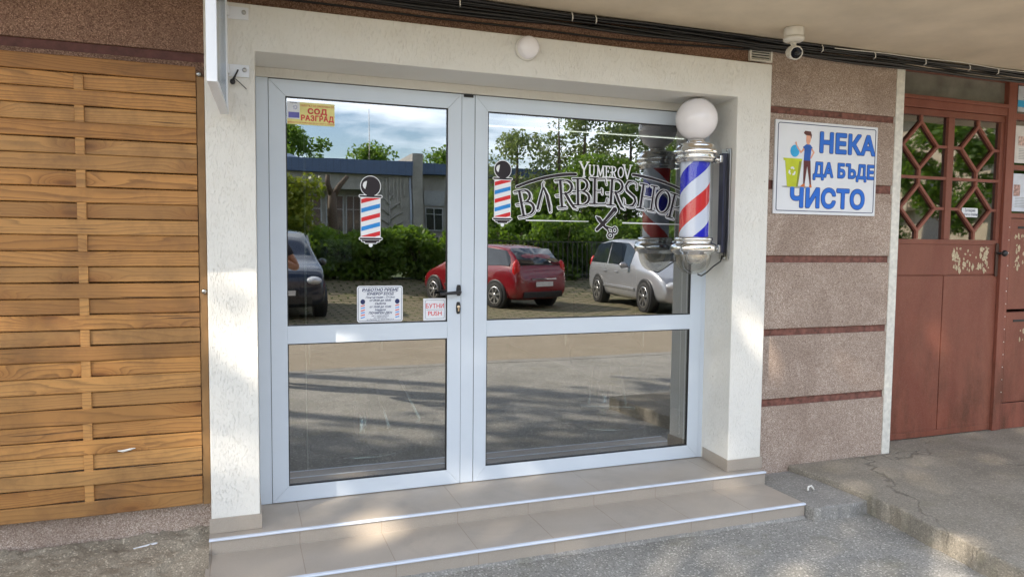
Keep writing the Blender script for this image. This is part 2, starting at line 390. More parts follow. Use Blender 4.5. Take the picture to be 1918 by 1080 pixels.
# raised entrance slab on the right, with a ragged edge
rnd = random.Random(4)
edge = [(3.155, -.803), (3.13, -1.0), (3.07, -1.35), (3.01, -1.77), (3.0, -1.98)]
pts = []
for a, b in zip(edge[:-1], edge[1:]):
    for k in range(8):
        t = k/8; pts.append((a[0]+(b[0]-a[0])*t+rnd.uniform(-.009, .009), a[1]+(b[1]-a[1])*t))
pts += [(3.0, -1.98), (9, -1.95), (9, .12), (3.97, .12), (3.97, -.205), (3.10, -.205), (3.14, -.45)]
m = MB(); m.prism(pts, -.3, -.039, 'z'); m.build('entrance_slab', MT['slab'], None, bevel=.012, kind='structure')
# lower concrete patch between the tiled steps and the slab
pts = [(2.775, -.205), (3.17, -.205), (3.21, -.60), (3.165, -.79)]
for k in range(9): pts.append((3.13-k*.04, -.80+rnd.uniform(-.02, .015)))
pts += [(2.775, -.79)]
m = MB(); m.prism(pts, -.3, -.078, 'z'); m.build('concrete_patch', MT['patch'], None, bevel=.01, kind='structure')
# dirt and broken screed at the foot of the wooden screen
vs = []; nx, ny = 300, 150
for j in range(ny+1):
    for i in range(nx+1):
        x = -3+(2.712)*i/nx; y = -.195-(1.9)*(j/ny)**1.3
        d = -.195-y
        z = -.018-.085*min(1, d/.5)-.05*max(0, min(1, (d-.5)/.9))
        z += .010*mnoise.noise(Vector((x*3, y*3, 1)))+.012*mnoise.noise(Vector((x*11, y*11, 2)))*(1 if x < -.36 else .3)
        if d < .35: z = z+.012*(mnoise.noise(Vector((x*4, 7, 1)))+.5)
        bd = .26+.14*mnoise.noise(Vector((x*2.3, 5, 3)))+.05*mnoise.noise(Vector((x*9, 5, 4)))+.02*mnoise.noise(Vector((x*30, 5, 4)))+.32*max(0, min(1, (-.35-x)/.7))-.2*max(0, min(1, (x+.50)/.2))
        tt = max(0, min(1, (bd-d)/.016)); z += tt*(.020+.010*mnoise.noise(Vector((x*13, y*13, 6)))+.006*mnoise.noise(Vector((x*40, y*40, 6))))
        z += .005*mnoise.noise(Vector((x*45, y*45, 8)))*(1 if x < -.33 else .3)-.022*max(0, 1-d/.035)*(1 if x < -.5 else 0)
        lump = mnoise.noise(Vector((x*17, y*17, 12))); z += .03*max(0, lump-.25)*(1 if (d > .3 and x < -.5) else 0)
        vs.append((x, y, z))
fs = [(j*(nx+1)+i, j*(nx+1)+i+1, (j+1)*(nx+1)+i+1, (j+1)*(nx+1)+i) for j in range(ny) for i in range(nx)]
m = MB(); m.add(vs, fs, True); m.build('soil', MT['dirt'], None, kind='structure')
# crusts of broken screed
def crust(outline, z, th, seed):
    r = random.Random(seed); P = []
    for a, b in zip(outline, outline[1:]+outline[:1]):
        for k in range(6): t = k/6; P.append((a[0]+(b[0]-a[0])*t+r.uniform(-.012, .012), a[1]+(b[1]-a[1])*t+r.uniform(-.012, .012)))
    m = MB(); m.prism(P, z-th, z, 'z'); return m
for i, (x, y, s) in enumerate([(-.88, -.60, .035), (-.98, -.57, .045), (-.93, -.66, .03), (-.80, -.63, .025), (-1.03, -.66, .04), (-.76, -.56, .02), (-.43, -.40, .014)]):
    m = MB(); r = random.Random(i); z = -.085 if y < -.5 else -.06
    vs = []; 
    m.sphere((x, y, z+s*.3), s, 7, 5, (1.2, .8, .6)); m.v = [(a+r.uniform(-.2, .2)*s, b+r.uniform(-.2, .2)*s, c+r.uniform(-.2, .2)*s) for a, b, c in m.v]; m.sm = [False]*len(m.f)
    # weld poles back together
    o = m.build('stone', MT['patch'], None, bevel=0)
    tag(o, ['lump of broken screed in the dirt below the wooden screen'][0] if i < 6 else 'small lone pebble on the dirt beside the tiled steps', 'stone', 'rubble at the foot of the wooden screen' if i < 6 else None)
m = MB(); m.tube([(-.60, -.335, -.018), (-.56, -.325, -.012), (-.52, -.315, -.008), (-.49, -.30, -.010)], [.004, .007, .009, .010], 6)
m.v = [(a, b, -.016+(c+.016)*.4+.004) for a, b, c in m.v]
tag(m.build('paper_scrap', MT['signwhite']), 'crumpled strip of white paper on the dirt below the wooden screen', 'litter')
for i, (x, y, rr) in enumerate([(2.93, -.57, .2)]):
    m = MB(); m.tube([(x, y, -.070), (x+.012*math.cos(rr), y+.01, -.05), (x+.03*math.cos(rr), y+.006, -.045), (x+.045*math.cos(rr), y, -.068)], .006, 6)
    tag(m.build('bent_scrap', MT['whitepl']), ['bent white plastic scrap on the concrete beside the tiled steps', 'bent white plastic scrap on the concrete beside the steps, nearer the red door'][i], 'litter')

# ------------------------------------------------------------------ BUILDING
bld = empty('building', (0, 0, 0), 'apartment building ground floor with brown granulate walls and a white stucco shop surround', 'building')
def blocks(x0, x1, mat, gm, zs, ybase=-.188, yf=-.2, name='wall'):
    m = MB(); g = MB()
    zs = [-.4]+zs+[2.575]
    m.box(x0, x1, ybase, .35, -.4, 2.575)
    g = None
    b = MB(); base_b = MB()
    edges = [(-.39, .343), (.391, .786), (.830, 1.242), (1.285, 1.690), (1.745, 2.150), (2.192, 2.574)]
    for z0, z1 in edges: (base_b if (x0 < -5 and z0 < 0) else b).box(x0+.001, x1-.001, -.204, ybase+.001, z0, z1)
    core = m.build('groove_strips', gm, bld)
    if base_b.v: base_b.build('plinth', MT['gran'], bld, bevel=.004)
    w_ = b.build(name, mat, bld, bevel=.004)
    return core, w_
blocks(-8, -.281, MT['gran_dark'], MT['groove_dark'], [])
blocks(2.804, 3.885, MT['gran'], MT['groove'], [])
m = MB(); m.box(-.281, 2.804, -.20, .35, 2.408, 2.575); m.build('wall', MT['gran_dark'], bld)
m = MB(); m.box(6.3, 14, -.204, .35, -.4, 2.575); m.build('wall', MT['gran'], bld)
m = MB(); m.box(3.886, 3.955, -.206, -.14, -.1, 2.575); m.box(3.935, 3.968, -.14, .05, -.1, 2.574); m.build('painted_jamb', MT['trim'], bld, bevel=.004)
# canopy (balcony slab) and the storey above
m = MB(); m.box(-8, 14, -1.55, .35, 2.576, 2.76); m.build('canopy', MT['soffit'], bld, bevel=.01)
m = MB()
m.box(-8, 14, -.2, 9, 2.761, 11.5); up_w = m.build('upper_wall', MT['gran'], bld)
m = MB(); m.box(-8, 14, -1.5, -1.42, 2.762, 3.7); m.build('balcony_parapet', MT['soffit'], bld)
# stucco surround: piers + lintel in one ring, right jamb slightly splayed
m = MB()
def ring(yf, yb):
    f = [(-.281, 0), (-.281, 2.406), (2.803, 2.406), (2.803, 0), (2.566, 0), (2.566, 2.20), (-.0685, 2.20), (-.0685, 0)]
    b = [(-.281, 0), (-.281, 2.406), (2.803, 2.406), (2.803, 0), (2.602, 0), (2.602, 2.20), (-.0625, 2.20), (-.0625, 0)]
    v = [(x, yf, z) for x, z in f]+[(x, yb, z) for x, z in b]
    q = [(0, 1, 6, 7), (1, 2, 5, 6), (2, 3, 4, 5)]
    fs = q+[tuple(8+i for i in reversed(t)) for t in q]+[(i, (i+1) % 8, 8+(i+1) % 8, 8+i) for i in range(8)]
    m.add(v, fs)
ring(-.3038, .06)
st = m.build('stucco_surround', MT['stucco'], bld, bevel=.006, seg=3)
m = MB(); m.box(-.062, 2.601, -.004, .06, 2.153, 2.199); m.build('head_filler', MT['stucco'], bld)
m = MB()
m.box(-.289, -.0605, -.312, -.3045, 0.001, .0705); m.box(-.0680, -.0605, -.304, -.02, .001, .0705); m.build('skirting_tiles', MT['skirt'], bld, bevel=.0015); m = MB()
m.box(2.5585, 2.811, -.312, -.3045, .001, .0705)
m.add([(2.558, -.304, .001), (2.565, -.304, .001), (2.601, -.01, .001), (2.594, -.01, .001), (2.558, -.304, .0705), (2.565, -.304, .0705), (2.601, -.01, .0705), (2.594, -.01, .0705)],
      [(0, 1, 2, 3), (7, 6, 5, 4), (0, 4, 5, 1), (1, 5, 6, 2), (2, 6, 7, 3), (3, 7, 4, 0)])
m.build('skirting_tiles', MT['skirt'], bld, bevel=.0015)
# interior shell
m = MB(); m.box(-.4, 3.2, .35, 5.2, -.1, -.002); m.box(-.28, 3.0, .07, .35, -.1, -.002); m.build('shop_floor', plain('dark_floor_tiles', (.06, .06, .063), .25, var=.15), bld)
m = MB(); m.box(-.5, -.4, .35, 5.3, 0, 2.57); m.box(3.2, 3.3, .35, 5.3, 0, 2.57); m.box(-.4, 3.2, 5.2, 5.3, 0, 2.57); m.box(-.4, 3.2, .35, 5.2, 2.5, 2.57)
m.build('shop_interior_wall', plain('grey_interior_wall', (.22, .22, .22), .8), bld)
m = MB(); m.box(3.886, 6.4, 1.6, 1.7, -.1, 2.575); m.box(3.9, 6.4, .36, 1.6, -.2, -.045); m.box(6.301, 6.4, .36, 1.6, -.04, 2.57); m.box(3.8, 3.88, .36, 1.6, -.04, 2.57); m.build('stairwell_wall', plain('stairwell_wall', (.14, .14, .13), .8), bld)

# ------------------------------------------------------------------ STEPS
stp = empty('tiled_steps', (1.2, -.35, -.15), 'two beige tiled steps with pale blue nosing in front of the shop doors', 'steps')
def P(o): # keep world coordinates for children of empties off the origin
    return o
def wch(mb, name, mat, parent, **k):
    l = parent.matrix_local.translation if False else parent.location
    mb.v = [(a-l[0], b-l[1], c-l[2]) for a, b, c in mb.v]
    o = mb.build(name, mat, parent, **k); return o
# materials use object space; tiles are phased on world x, so build these at the origin of a zero-offset child
def wch0(mb, name, mat, parent, **k):
    o = mb.build(name, mat, parent, **k); l = parent.location; o.location = (-l[0], -l[1], -l[2]); return o
m = MB(); m.box(-.2897, 2.7846, -.3700, .05, -.0600, 0); wch0(m, 'upper_tread', MT['tread'], stp)
m = MB(); m.box(-.2890, 2.7840, -.3745, -.3701, -.30, -.0095); m.box(2.7800, 2.7840, -.3700, .05, -.3, -.061); wch0(m, 'upper_riser', MT['riser'], stp)
m = MB(); m.box(-.3000, 2.7673, -.7200, -.3750, -.15, -.0712); wch0(m, 'lower_tread', MT['tread2'], stp)
m = MB(); m.box(-.2990, 2.7660, -.7245, -.7201, -.30, -.0810); m.box(2.7674, 2.7700, -.72, -.375, -.3, -.082); wch0(m, 'lower_riser', MT['riser'], stp)
m = MB(); rj = random.Random(9); top = []; n_ = 120
for k in range(n_+1):
    x = -.29+3.055*k/n_; top.append((x, -.7255-.018-.022*mnoise.noise(Vector((x*5, 3, 1)))-.010*mnoise.noise(Vector((x*21, 3, 1)))))
vs = []; fs = []
for x, y in top: vs += [(x, -.7250, -.1380+.003*mnoise.noise(Vector((x*17, 1, 1)))), (x, y, -.1485), (x, y-.004, -.16)]
for k in range(n_): fs += [(3*k, 3*k+1, 3*k+4, 3*k+3), (3*k+1, 3*k+2, 3*k+5, 3*k+4)]
m.add(vs, fs, True); wch0(m, 'mortar_joint', MT['patch'], stp)
for yy, z, xa, xb in ((-.3834, 0, -.2897, 2.7866), (-.732, -.0712, -.3, 2.7690)):
    m = MB(); prof = [(yy+.013, z+.001), (yy+.003, z+.001), (yy, z-.003), (yy, z-.0075), (yy+.0078, z-.0092), (yy+.0078, z-.0105), (yy+.0135, z-.0105)]
    m.prism([(p[0], p[1]) for p in prof], xa, xb, 'x'); m.box(xa, xb, yy+.0135, yy+.019, z+.0004, z+.0012); wch0(m, 'nosing', MT['nosing'], stp)

# ------------------------------------------------------------------ WOODEN SCREEN
scr = empty('wooden_screen', (-1.2, -.25, .12), 'woven pine slat screen covering the wall left of the white pier', 'screen')
rw = random.Random(11)
vs, fs, cols = [], [], []
z0, pitch_ = .132, 1.985/29
bat = (-.775, -1.36, -1.95)
def addslat(i):
    zc = z0+pitch_*(i+.5); odd = (i % 2 == 0)
    hh = .0327+rw.uniform(-.0008, .0006)
    xs = np.linspace(-2.4, -.318, 60); c = (rw.random(), rw.random(), rw.random(), 1)
    tilt = rw.uniform(-.0022, .0022); base = len(vs); sag = rw.uniform(-.0015, .0015)
    full = i in (0, 28)
    for x in xs:
        d = min(abs(x-b) for b in bat); wv = math.exp(-(d/.13)**2)
        de = abs(x+.318); wv2 = math.exp(-(de/.12)**2)
        y = -.268 + (-.006*wv+.002*wv2 if (odd or full) else .008*wv-.002*wv2)
        zz = zc+tilt*(x+1.2)/1.0+sag*math.sin(3*x)
        for dy, dz in ((-.0045, -hh+.003), (-.0045, hh-.003), (-.0015, hh), (.0045, hh), (.0045, -hh), (-.0015, -hh)):
            vs.append((x+1.2, y+dy+.25, zz+dz-.12))
    for k in range(len(xs)-1):
        for q in range(6): fs.append((base+k*6+q, base+(k+1)*6+q, base+(k+1)*6+(q+1) % 6, base+k*6+(q+1) % 6))
    fs.append(tuple(base+(len(xs)-1)*6+q for q in range(6))); fs.append(tuple(base+5-q for q in range(6)))
    cols.append((base, len(vs), c))
for i in range(29): addslat(i)
m = MB(); m.add(vs, fs); sl_ = m.build('slats', MT['wood'], scr, recalc=False)
me = sl_.data; bm = bmesh.new(); bm.from_mesh(me); bmesh.ops.recalc_face_normals(bm, faces=bm.faces); bm.to_mesh(me); bm.free()
ca = me.color_attributes.new('rnd', 'FLOAT_COLOR', 'POINT'); arr = np.zeros((len(me.vertices), 4), np.float32)
for a, b, c in cols: arr[a:b] = c
ca.data.foreach_set('color', arr.ravel())
for bx in bat:
    m = MB(); m.box(-.018, .018, -.009, .012, 0, 1.86); o = m.build('batten', MT['wood'], scr, bevel=.002); o.location = (bx+1.2, -.0155, .06)
    a2 = o.data.color_attributes.new('rnd', 'FLOAT_COLOR', 'POINT'); a2.data.foreach_set('color', np.tile(np.array([.3, .1, .2, 1], np.float32), len(o.data.vertices)))
    o.rotation_euler = (0, 0, 0)
m = MB(); m.box(-.3155, -.283, -.268, -.206, .13, 2.075); wch(m, 'post', MT['woodpost'], scr, bevel=.002)
for z in (2.083, 1.115):
    m = MB(); m.lathe([(0, -.284), (.007, -.284), (.0105, -.280), (.0115, -.275), (.0115, -.262)], (-.297 if z < 2 else -.305, 0, z), 'y', 14); wch(m, 'bolt', MT['steel'], scr)
m = MB(); m.tube([(-.66, -.2775, .415), (-.64, -.2790, .412), (-.61, -.2795, .418), (-.59, -.2775, .421)], [.002, .006, .005, .002], 6)
m.v = [(a, -.2775+(b+.2775)*.5, c) for a, b, c in m.v]
wch(m, 'caulk_patch', MT['whitepl'], scr)

# ------------------------------------------------------------------ SHOP DOORS
drs = empty('double_glass_door', (1.28, 0, 0), 'white framed glazed double door of the barber shop with two glass fields in each leaf', 'door')
def mit(mb, x0, x1, z0, z1, t, y0, y1, b=None, tt=None, g=.0004):
    """mitred rectangular frame: four separate pieces"""
    b = t if b is None else b; tt = t if tt is None else tt
    mb.prism([(x0, z0+g), (x0+t, z0+b+g), (x0+t, z1-tt-g), (x0, z1-g)], y0, y1)
    mb.prism([(x1, z0+g), (x1, z1-g), (x1-t, z1-tt-g), (x1-t, z0+b+g)], y0, y1)
    mb.prism([(x0+g, z0), (x1-g, z0), (x1-t-g, z0+b), (x0+t+g, z0+b)], y0, y1)
    mb.prism([(x0+g, z1), (x0+t+g, z1-tt), (x1-t-g, z1-tt), (x1-g, z1)], y0, y1)
m = MB(); m.box(-.0605, -.002, .004, .06, 0.002, 2.152); m.box(2.5675, 2.5995, .004, .06, .002, 2.152); m.box(.9985, 1.0715, .003, .05, .004, 2.148)
m.box(-.002, 2.5675, .03, .06, 2.1425, 2.152)
wch(m, 'frame', MT['pvc'], drs, bevel=.0015)
m = MB(); m.box(1.008, 1.062, -.0005, .012, 2.134, 2.1505); wch(m, 'top_latch_cover', MT['gasket'], drs)
m = MB(); m.box(-.0015, -.0001, .006, .05, .003, 2.149); m.box(.9965, .9980, .006, .05, .003, 2.149); m.box(1.0720, 1.0738, .006, .05, .003, 2.149); m.box(2.5655, 2.5672, .006, .05, .003, 2.149); m.box(0, 2.566, .01, .03, 2.1480, 2.1530); m.box(0, 2.566, .01, .03, .001, .0038)
wch(m, 'seal', MT['gasket'], drs)
for nm, x0, x1, gx0, gx1 in (('left', 0, .9959, .0802, .9203), ('right', 1.0744, 2.5650, 1.1475, 2.4861)):
    lf = MB(); t0 = gx0-x0; t1 = x1-gx1
    g = .0004; b_, tt = .0845, .083
    zA, zB = .0045, 2.148
    lf.prism([(x0, zA+g), (gx0, .0852+g), (gx0, 2.067-g), (x0, zB-g)], 0, .05)
    lf.prism([(x1, zA+g), (x1, zB-g), (gx1, 2.067-g), (gx1, .0852+g)], 0, .05)
    lf.prism([(x0+g, zA), (x1-g, zA), (gx1-g, .0852), (gx0+g, .0852)], 0, .05)
    lf.prism([(x0+g, zB), (gx0+g, 2.067), (gx1-g, 2.067), (x1-g, zB)], 0, .05)
    lf.box(gx0+g, gx1-g, 0, .05, .8225, .9132)
    lo = wch(lf, 'door_leaf', MT['pvc'], drs, bevel=.0012)
    loc = Vector(lo.parent.location)
    def sub(mb, name, mat, **k):
        mb.v = [(a-loc[0], b-loc[1], c-loc[2]) for a, b, c in mb.v]
        return mb.build(name, mat, lo, **k)
    gk = MB()
    for za, zb in ((.0852, .8225), (.9132, 2.067)):
        th = .0055
        gk.box(gx0, gx0+th, .004, .030, za, zb); gk.box(gx1-th, gx1, .004, .030, za, zb); gk.box(gx0+th, gx1-th, .004, .030, za, za+th); gk.box(gx0+th, gx1-th, .004, .030, zb-th, zb)
        gl = MB(); gl.box(gx0+.0045, gx1-.0045, .0125, .018, za+.0045, zb-.0045); sub(gl, 'glass_pane', MT['glass'])
    sub(gk, 'gasket', MT['gasket'])
# handle and lock on the left leaf
h = MB()
h.prism([(.982+.013*math.cos(t)*1.0, 1.085+.030*max(-1, min(1, math.sin(t)*1.25))) for t in [2*math.pi*k/20 for k in range(20)]], -.010, -.0003)
wch(h, 'handle_rose', MT['black'], drs, bevel=.0015)
h = MB(); h.tube([(.983, -.008, 1.077), (.983, -.034, 1.077), (.978, -.046, 1.077), (.966, -.051, 1.076), (.94, -.052, 1.074), (.90, -.051, 1.071), (.868, -.049, 1.069)], [.0088, .0088, .0092, .0095, .009, .0085, .008], 10); wch(h, 'handle', MT['black'], drs)
h = MB(); h.prism([(.981+.0125*math.cos(t), .988+.033*max(-1, min(1, math.sin(t)*1.3))) for t in [2*math.pi*k/20 for k in range(20)]], -.007, -.0003); wch(h, 'lock_plate', MT['black'], drs, bevel=.0015)
h = MB(); h.lathe([(0, -.0145), (.0078, -.0145), (.0085, -.0135), (.0085, -.0072)], (.981, 0, .994), 'y', 16); h.box(.9775, .9845, -.013, -.0072, .970, .988); wch(h, 'lock_cylinder', plain('brass', (.75, .60, .42), .3, 1), drs)

# ------------------------------------------------------------------ signed-distance decals (thin vinyl)
def sdf_obj(strokes, thr, y, name, mat, parent, res=.0016, off=(0, 0), holes=None):
    """strokes: (x0,z0,r0,x1,z1,r1) capsules. Meshes the union dilated by thr with marching squares."""
    A = np.array(strokes, float); mxr = max(A[:, 2].max(), A[:, 5].max())+thr+res*2
    x0 = min(A[:, 0].min(), A[:, 3].min())-mxr; x1 = max(A[:, 0].max(), A[:, 3].max())+mxr
    z0 = min(A[:, 1].min(), A[:, 4].min())-mxr; z1 = max(A[:, 1].max(), A[:, 4].max())+mxr
    gx = np.arange(x0, x1+res, res); gz = np.arange(z0, z1+res, res); X, Z = np.meshgrid(gx, gz)
    D = np.full(X.shape, 1e3)
    for a in A:
        lx, hx = min(a[0], a[3])-mxr, max(a[0], a[3])+mxr; lz, hz = min(a[1], a[4])-mxr, max(a[1], a[4])+mxr
        i0, i1 = np.searchsorted(gx, (lx, hx)); j0, j1 = np.searchsorted(gz, (lz, hz))
        xx, zz = X[j0:j1, i0:i1], Z[j0:j1, i0:i1]; dx, dz = a[3]-a[0], a[4]-a[1]; L = dx*dx+dz*dz+1e-12
        t = np.clip(((xx-a[0])*dx+(zz-a[1])*dz)/L, 0, 1)
        d = np.hypot(xx-a[0]-t*dx, zz-a[1]-t*dz)-(a[2]+(a[5]-a[2])*t)
        D[j0:j1, i0:i1] = np.minimum(D[j0:j1, i0:i1], d)
    return contour(D-thr if holes is None else np.maximum(D-thr, holes(X, Z)), gx, gz, y, name, mat, parent, off)
def contour(D, gx, gz, y, name, mat, parent, off):
    D = np.where(np.abs(D) < 1e-7, 1e-7, D)
    vid = {}; vs = []; fs = []
    nz, nx = D.shape
    def gv(j, i):
        k = (j, i)
        if k not in vid: vid[k] = len(vs); vs.append((gx[i]-off[0], y, gz[j]-off[1]))
        return vid[k]
    def ev(j, i, j2, i2):
        k = (j, i, j2, i2) if (j, i) < (j2, i2) else (j2, i2, j, i)
        if k not in vid:
            a, b = D[k[0], k[1]], D[k[2], k[3]]; t = a/(a-b)
            vid[k] = len(vs); vs.append((gx[k[1]]+(gx[k[3]]-gx[k[1]])*t-off[0], y, gz[k[0]]+(gz[k[2]]-gz[k[0]])*t-off[1]))
        return vid[k]
    ins = D < 0
    any_ = ins[:-1, :-1] | ins[1:, :-1] | ins[:-1, 1:] | ins[1:, 1:]
    al_ = ins[:-1, :-1] & ins[1:, :-1] & ins[:-1, 1:] & ins[1:, 1:]
    for j in range(nz-1):
        row = np.nonzero(any_[j])[0]
        k = 0
        while k < len(row):
            i = row[k]
            if al_[j, i]:
                i2 = i
                while k+1 < len(row) and row[k+1] == i2+1 and al_[j, i2+1]: k += 1; i2 += 1
                bot = [gv(j, q) for q in range(i, i2+2)]; top = [gv(j+1, q) for q in range(i2+1, i-1, -1)]
                fs.append(tuple(bot+top))
            else:
                cs = [(j, i), (j, i+1), (j+1, i+1), (j+1, i)]; poly = []
                for q in range(4):
                    a, b = cs[q], cs[(q+1) % 4]
                    if ins[a]: poly.append(gv(*a))
                    if ins[a] != ins[b]: poly.append(ev(*a, *b))
                if len(poly) >= 3: fs.append(tuple(poly))
            k += 1
    me = bpy.data.meshes.new(name); me.from_pydata(vs, [], fs); me.materials.append(mat)
    o = bpy.data.objects.new(name, me); col.objects.link(o); o.parent = parent
    sd = o.modifiers.new('thickness', 'SOLIDIFY'); sd.thickness = .00025; sd.offset = 1
    return o
def text_sdf(body, size, x, z, xs, sp=1):
    """signed distance field of a line of text, sampled on a grid"""
    cu = bpy.data.curves.new('txt', 'FONT'); cu.body = body; cu.size = size; cu.align_x = 'CENTER'; cu.align_y = 'CENTER'; cu.space_character = sp; cu.resolution_u = 5; cu.fill_mode = 'NONE'
    t = bpy.data.objects.new('txt', cu); col.objects.link(t); bpy.context.view_layer.update()
    me = bpy.data.meshes.new_from_object(t.evaluated_get(bpy.context.evaluated_depsgraph_get())); bpy.data.objects.remove(t)
    V = np.array([(v.co.x*xs+x, v.co.y+z) for v in me.vertices]); Eg = np.array([tuple(q.vertices) for q in me.edges])
    a, b = V[Eg[:, 0]], V[Eg[:, 1]]; res = max(.0011, size/110); pad = size*.12
    gx = np.arange(V[:, 0].min()-pad, V[:, 0].max()+pad, res); gz = np.arange(V[:, 1].min()-pad, V[:, 1].max()+pad, res); X, Z = np.meshgrid(gx, gz)
    D = np.full(X.shape, 1e3); ins = np.zeros(X.shape, bool)
    for p, q in zip(a, b):
        dx, dz = q-p; L = dx*dx+dz*dz+1e-14; tt = np.clip(((X-p[0])*dx+(Z-p[1])*dz)/L, 0, 1)
        D = np.minimum(D, np.hypot(X-p[0]-tt*dx, Z-p[1]-tt*dz))
        if abs(dz) > 1e-12: c_ = ((p[1] > Z) != (q[1] > Z)) & (X < dx*(Z-p[1])/dz+p[0]); ins ^= c_
    return np.where(ins, -D, D), gx, gz
def poly_strokes(pts, r):
    rs = r if isinstance(r, (list, tuple)) else [r]*len(pts)
    return [(pts[i][0], pts[i][1], rs[i], pts[i+1][0], pts[i+1][1], rs[i+1]) for i in range(len(pts)-1)]
def arc(cx, cz, rx, rz, a0, a1, n, r):
    pts = [(cx+rx*math.cos(R(a0+(a1-a0)*k/n)), cz+rz*math.sin(R(a0+(a1-a0)*k/n))) for k in range(n+1)]
    rs = r if not callable(r) else [r(k/n) for k in range(n+1)]
    return poly_strokes(pts, rs)
TH, TN = .050, .018
fat = lambda t: TN+(TH-TN)*math.sin(math.pi*t)**.8
def ser(x, z, w, r=.026): return [(x-w, z, r, x+w, z, r)]
G = {}
G['B'] = [(.2, 0.03, TH, .2, .97, TH)]+ser(.16, .985, .17)+ser(.16, .015, .17)+arc(.36, .755, .24, .225, 90, -90, 8, fat)+arc(.38, .27, .29, .25, 90, -90, 8, fat)+[(.2, .98, TN, .36, .98, TN), (.2, .53, TN, .38, .525, TN), (.2, .02, TN, .38, .02, TN)]+ser(.04, .5, .06, .022)
G['R'] = [(.2, 0.03, TH, .2, .97, TH)]+ser(.16, .985, .17)+ser(.2, .015, .16)+arc(.38, .735, .27, .24, 90, -90, 8, fat)+[(.2, .975, TN, .38, .975, TN), (.2, .495, TN, .38, .495, TN)]+poly_strokes([(.38, .49), (.52, .22), (.66, .0), (.78, -.07)], [.05, TH, TH*.9, .02])+ser(.04, .45, .06, .022)
G['E'] = [(.2, 0.03, TH, .2, .97, TH)]+ser(.16, .985, .17)+ser(.16, .015, .17)+[(.2, .98, TN, .64, .98, TN), (.64, .98, TN, .68, .80, .02), (.2, .52, TN, .50, .52, TN), (.5, .60, .02, .5, .43, .02), (.2, .02, TN, .68, .02, TN), (.68, .02, TN, .74, .23, .02)]
G['S'] = poly_strokes([(.60, .74), (.58, .95), (.40, 1.0), (.20, .95), (.10, .78), (.16, .62), (.36, .50), (.56, .38), (.62, .22), (.52, .05), (.32, .0), (.12, .04), (.06, .28)], [.02, TN, TN, .045, TH*.8, TH, TH, TH, TH*.85, .045, TN, TN, .02])
G['H'] = [(.18, .03, TH, .18, .97, TH), (.68, .03, TH*.8, .68, .97, TH*.8), (.18, .5, TN, .68, .5, TN)]+ser(.18, .985, .17)+ser(.18, .015, .17)+ser(.68, .985, .15)+ser(.68, .015, .15)
G['O'] = arc(.42, .5, .34, .46, 0, 360, 24, lambda t: TN+(TH-TN)*abs(math.cos(2*math.pi*t))**.8)
G['P'] = [(.2, 0.03, TH, .2, .97, TH)]+ser(.16, .985, .17)+ser(.2, .015, .16)+arc(.38, .715, .27, .26, 90, -90, 8, fat)+[(.2, .975, TN, .38, .975, TN), (.2, .455, TN, .38, .455, TN)]
G['Y'] = [(.08, .97, .07, .42, .45, .07), (.76, .97, .035, .42, .45, .05), (.42, .45, .07, .42, .03, .07)]+ser(.08, .98, .12, .022)+ser(.76, .98, .12, .022)+ser(.42, .015, .13, .022)
G['U'] = poly_strokes([(.15, .97), (.15, .28), (.28, .06), (.46, .02), (.62, .12), (.68, .32), (.68, .97)], [.07, .07, .06, .04, .03, .03, .03])+ser(.15, .98, .13, .022)+ser(.68, .98, .11, .022)
G['M'] = [(.12, .03, .035, .16, .97, .045), (.16, .97, .07, .48, .12, .05), (.48, .12, .03, .80, .97, .05), (.80, .97, .07, .86, .03, .07)]+ser(.12, .015, .12, .022)+ser(.86, .015, .12, .022)+ser(.1, .98, .1, .022)+ser(.86, .98, .1, .022)
G['V'] = [(.08, .97, .07, .42, .05, .06), (.76, .97, .035, .42, .05, .04)]+ser(.08, .98, .12, .022)+ser(.76, .98, .12, .022)
def place(g, cx, cz, h, rot, ws=1, w0=.42):
    out = []; c, s = math.cos(R(rot)), math.sin(R(rot))
    for a in G[g]:
        def T(x, z): x = (x-w0)*h*ws; z = (z-.5)*h; return cx+x*c-z*s, cz+x*s+z*c
        p, q = T(a[0], a[1]), T(a[3], a[4]); out.append((*p, a[2]*h, *q, a[5]*h))
    return out
OX, OZ = 1.77, 1.6
lg = empty('barber_shop_lettering', (OX, .0115, OZ), 'white outlined BARBERSHOP window lettering with scissors and comb on the right door glass', 'window decal')
big = []
for g, x, z, h, ro in (('B', 1.385, 1.573, .148, 12), ('R', 1.632, 1.632, .158, 5), ('B', 1.738, 1.644, .155, 2), ('E', 1.846, 1.652, .153, 0), ('R', 1.958, 1.648, .158, -3), ('S', 2.061, 1.642, .150, -5), ('H', 2.166, 1.626, .150, -8), ('O', 2.276, 1.603, .150, -10), ('P', 2.375, 1.572, .150, -14)):
    big += place(g, x, z, h, ro, 1.0 if g not in 'SO' else .95)
# straight razor in place of the A
big += poly_strokes([(1.487, 1.694), (1.480, 1.680), (1.483, 1.662)], [.001, .003, .004])
big += poly_strokes([(1.484, 1.660), (1.470, 1.610), (1.452, 1.540)], [.005, .007, .007])
big += poly_strokes([(1.490, 1.656), (1.510, 1.615), (1.524, 1.560), (1.528, 1.530)], [.005, .0085, .009, .006])
small = []
for g, x, z, h, ws in (('Y', 1.742, 1.778, .088, .80), ('U', 1.793, 1.773, .064, .80), ('M', 1.846, 1.772, .064, .80), ('E', 1.898, 1.771, .064, .72), ('R', 1.938, 1.771, .064, .80), ('O', 1.984, 1.770, .064, .80), ('V', 2.028, 1.774, .086, .80)):
    small += place(g, x, z, h, 0, ws)
def archband(x0, x1, zf, th0, th1):
    return poly_strokes([(x0+(x1-x0)*k/10, zf((x0+(x1-x0)*k/10))) for k in range(11)], [th0+(th1-th0)*k/10 for k in range(11)])
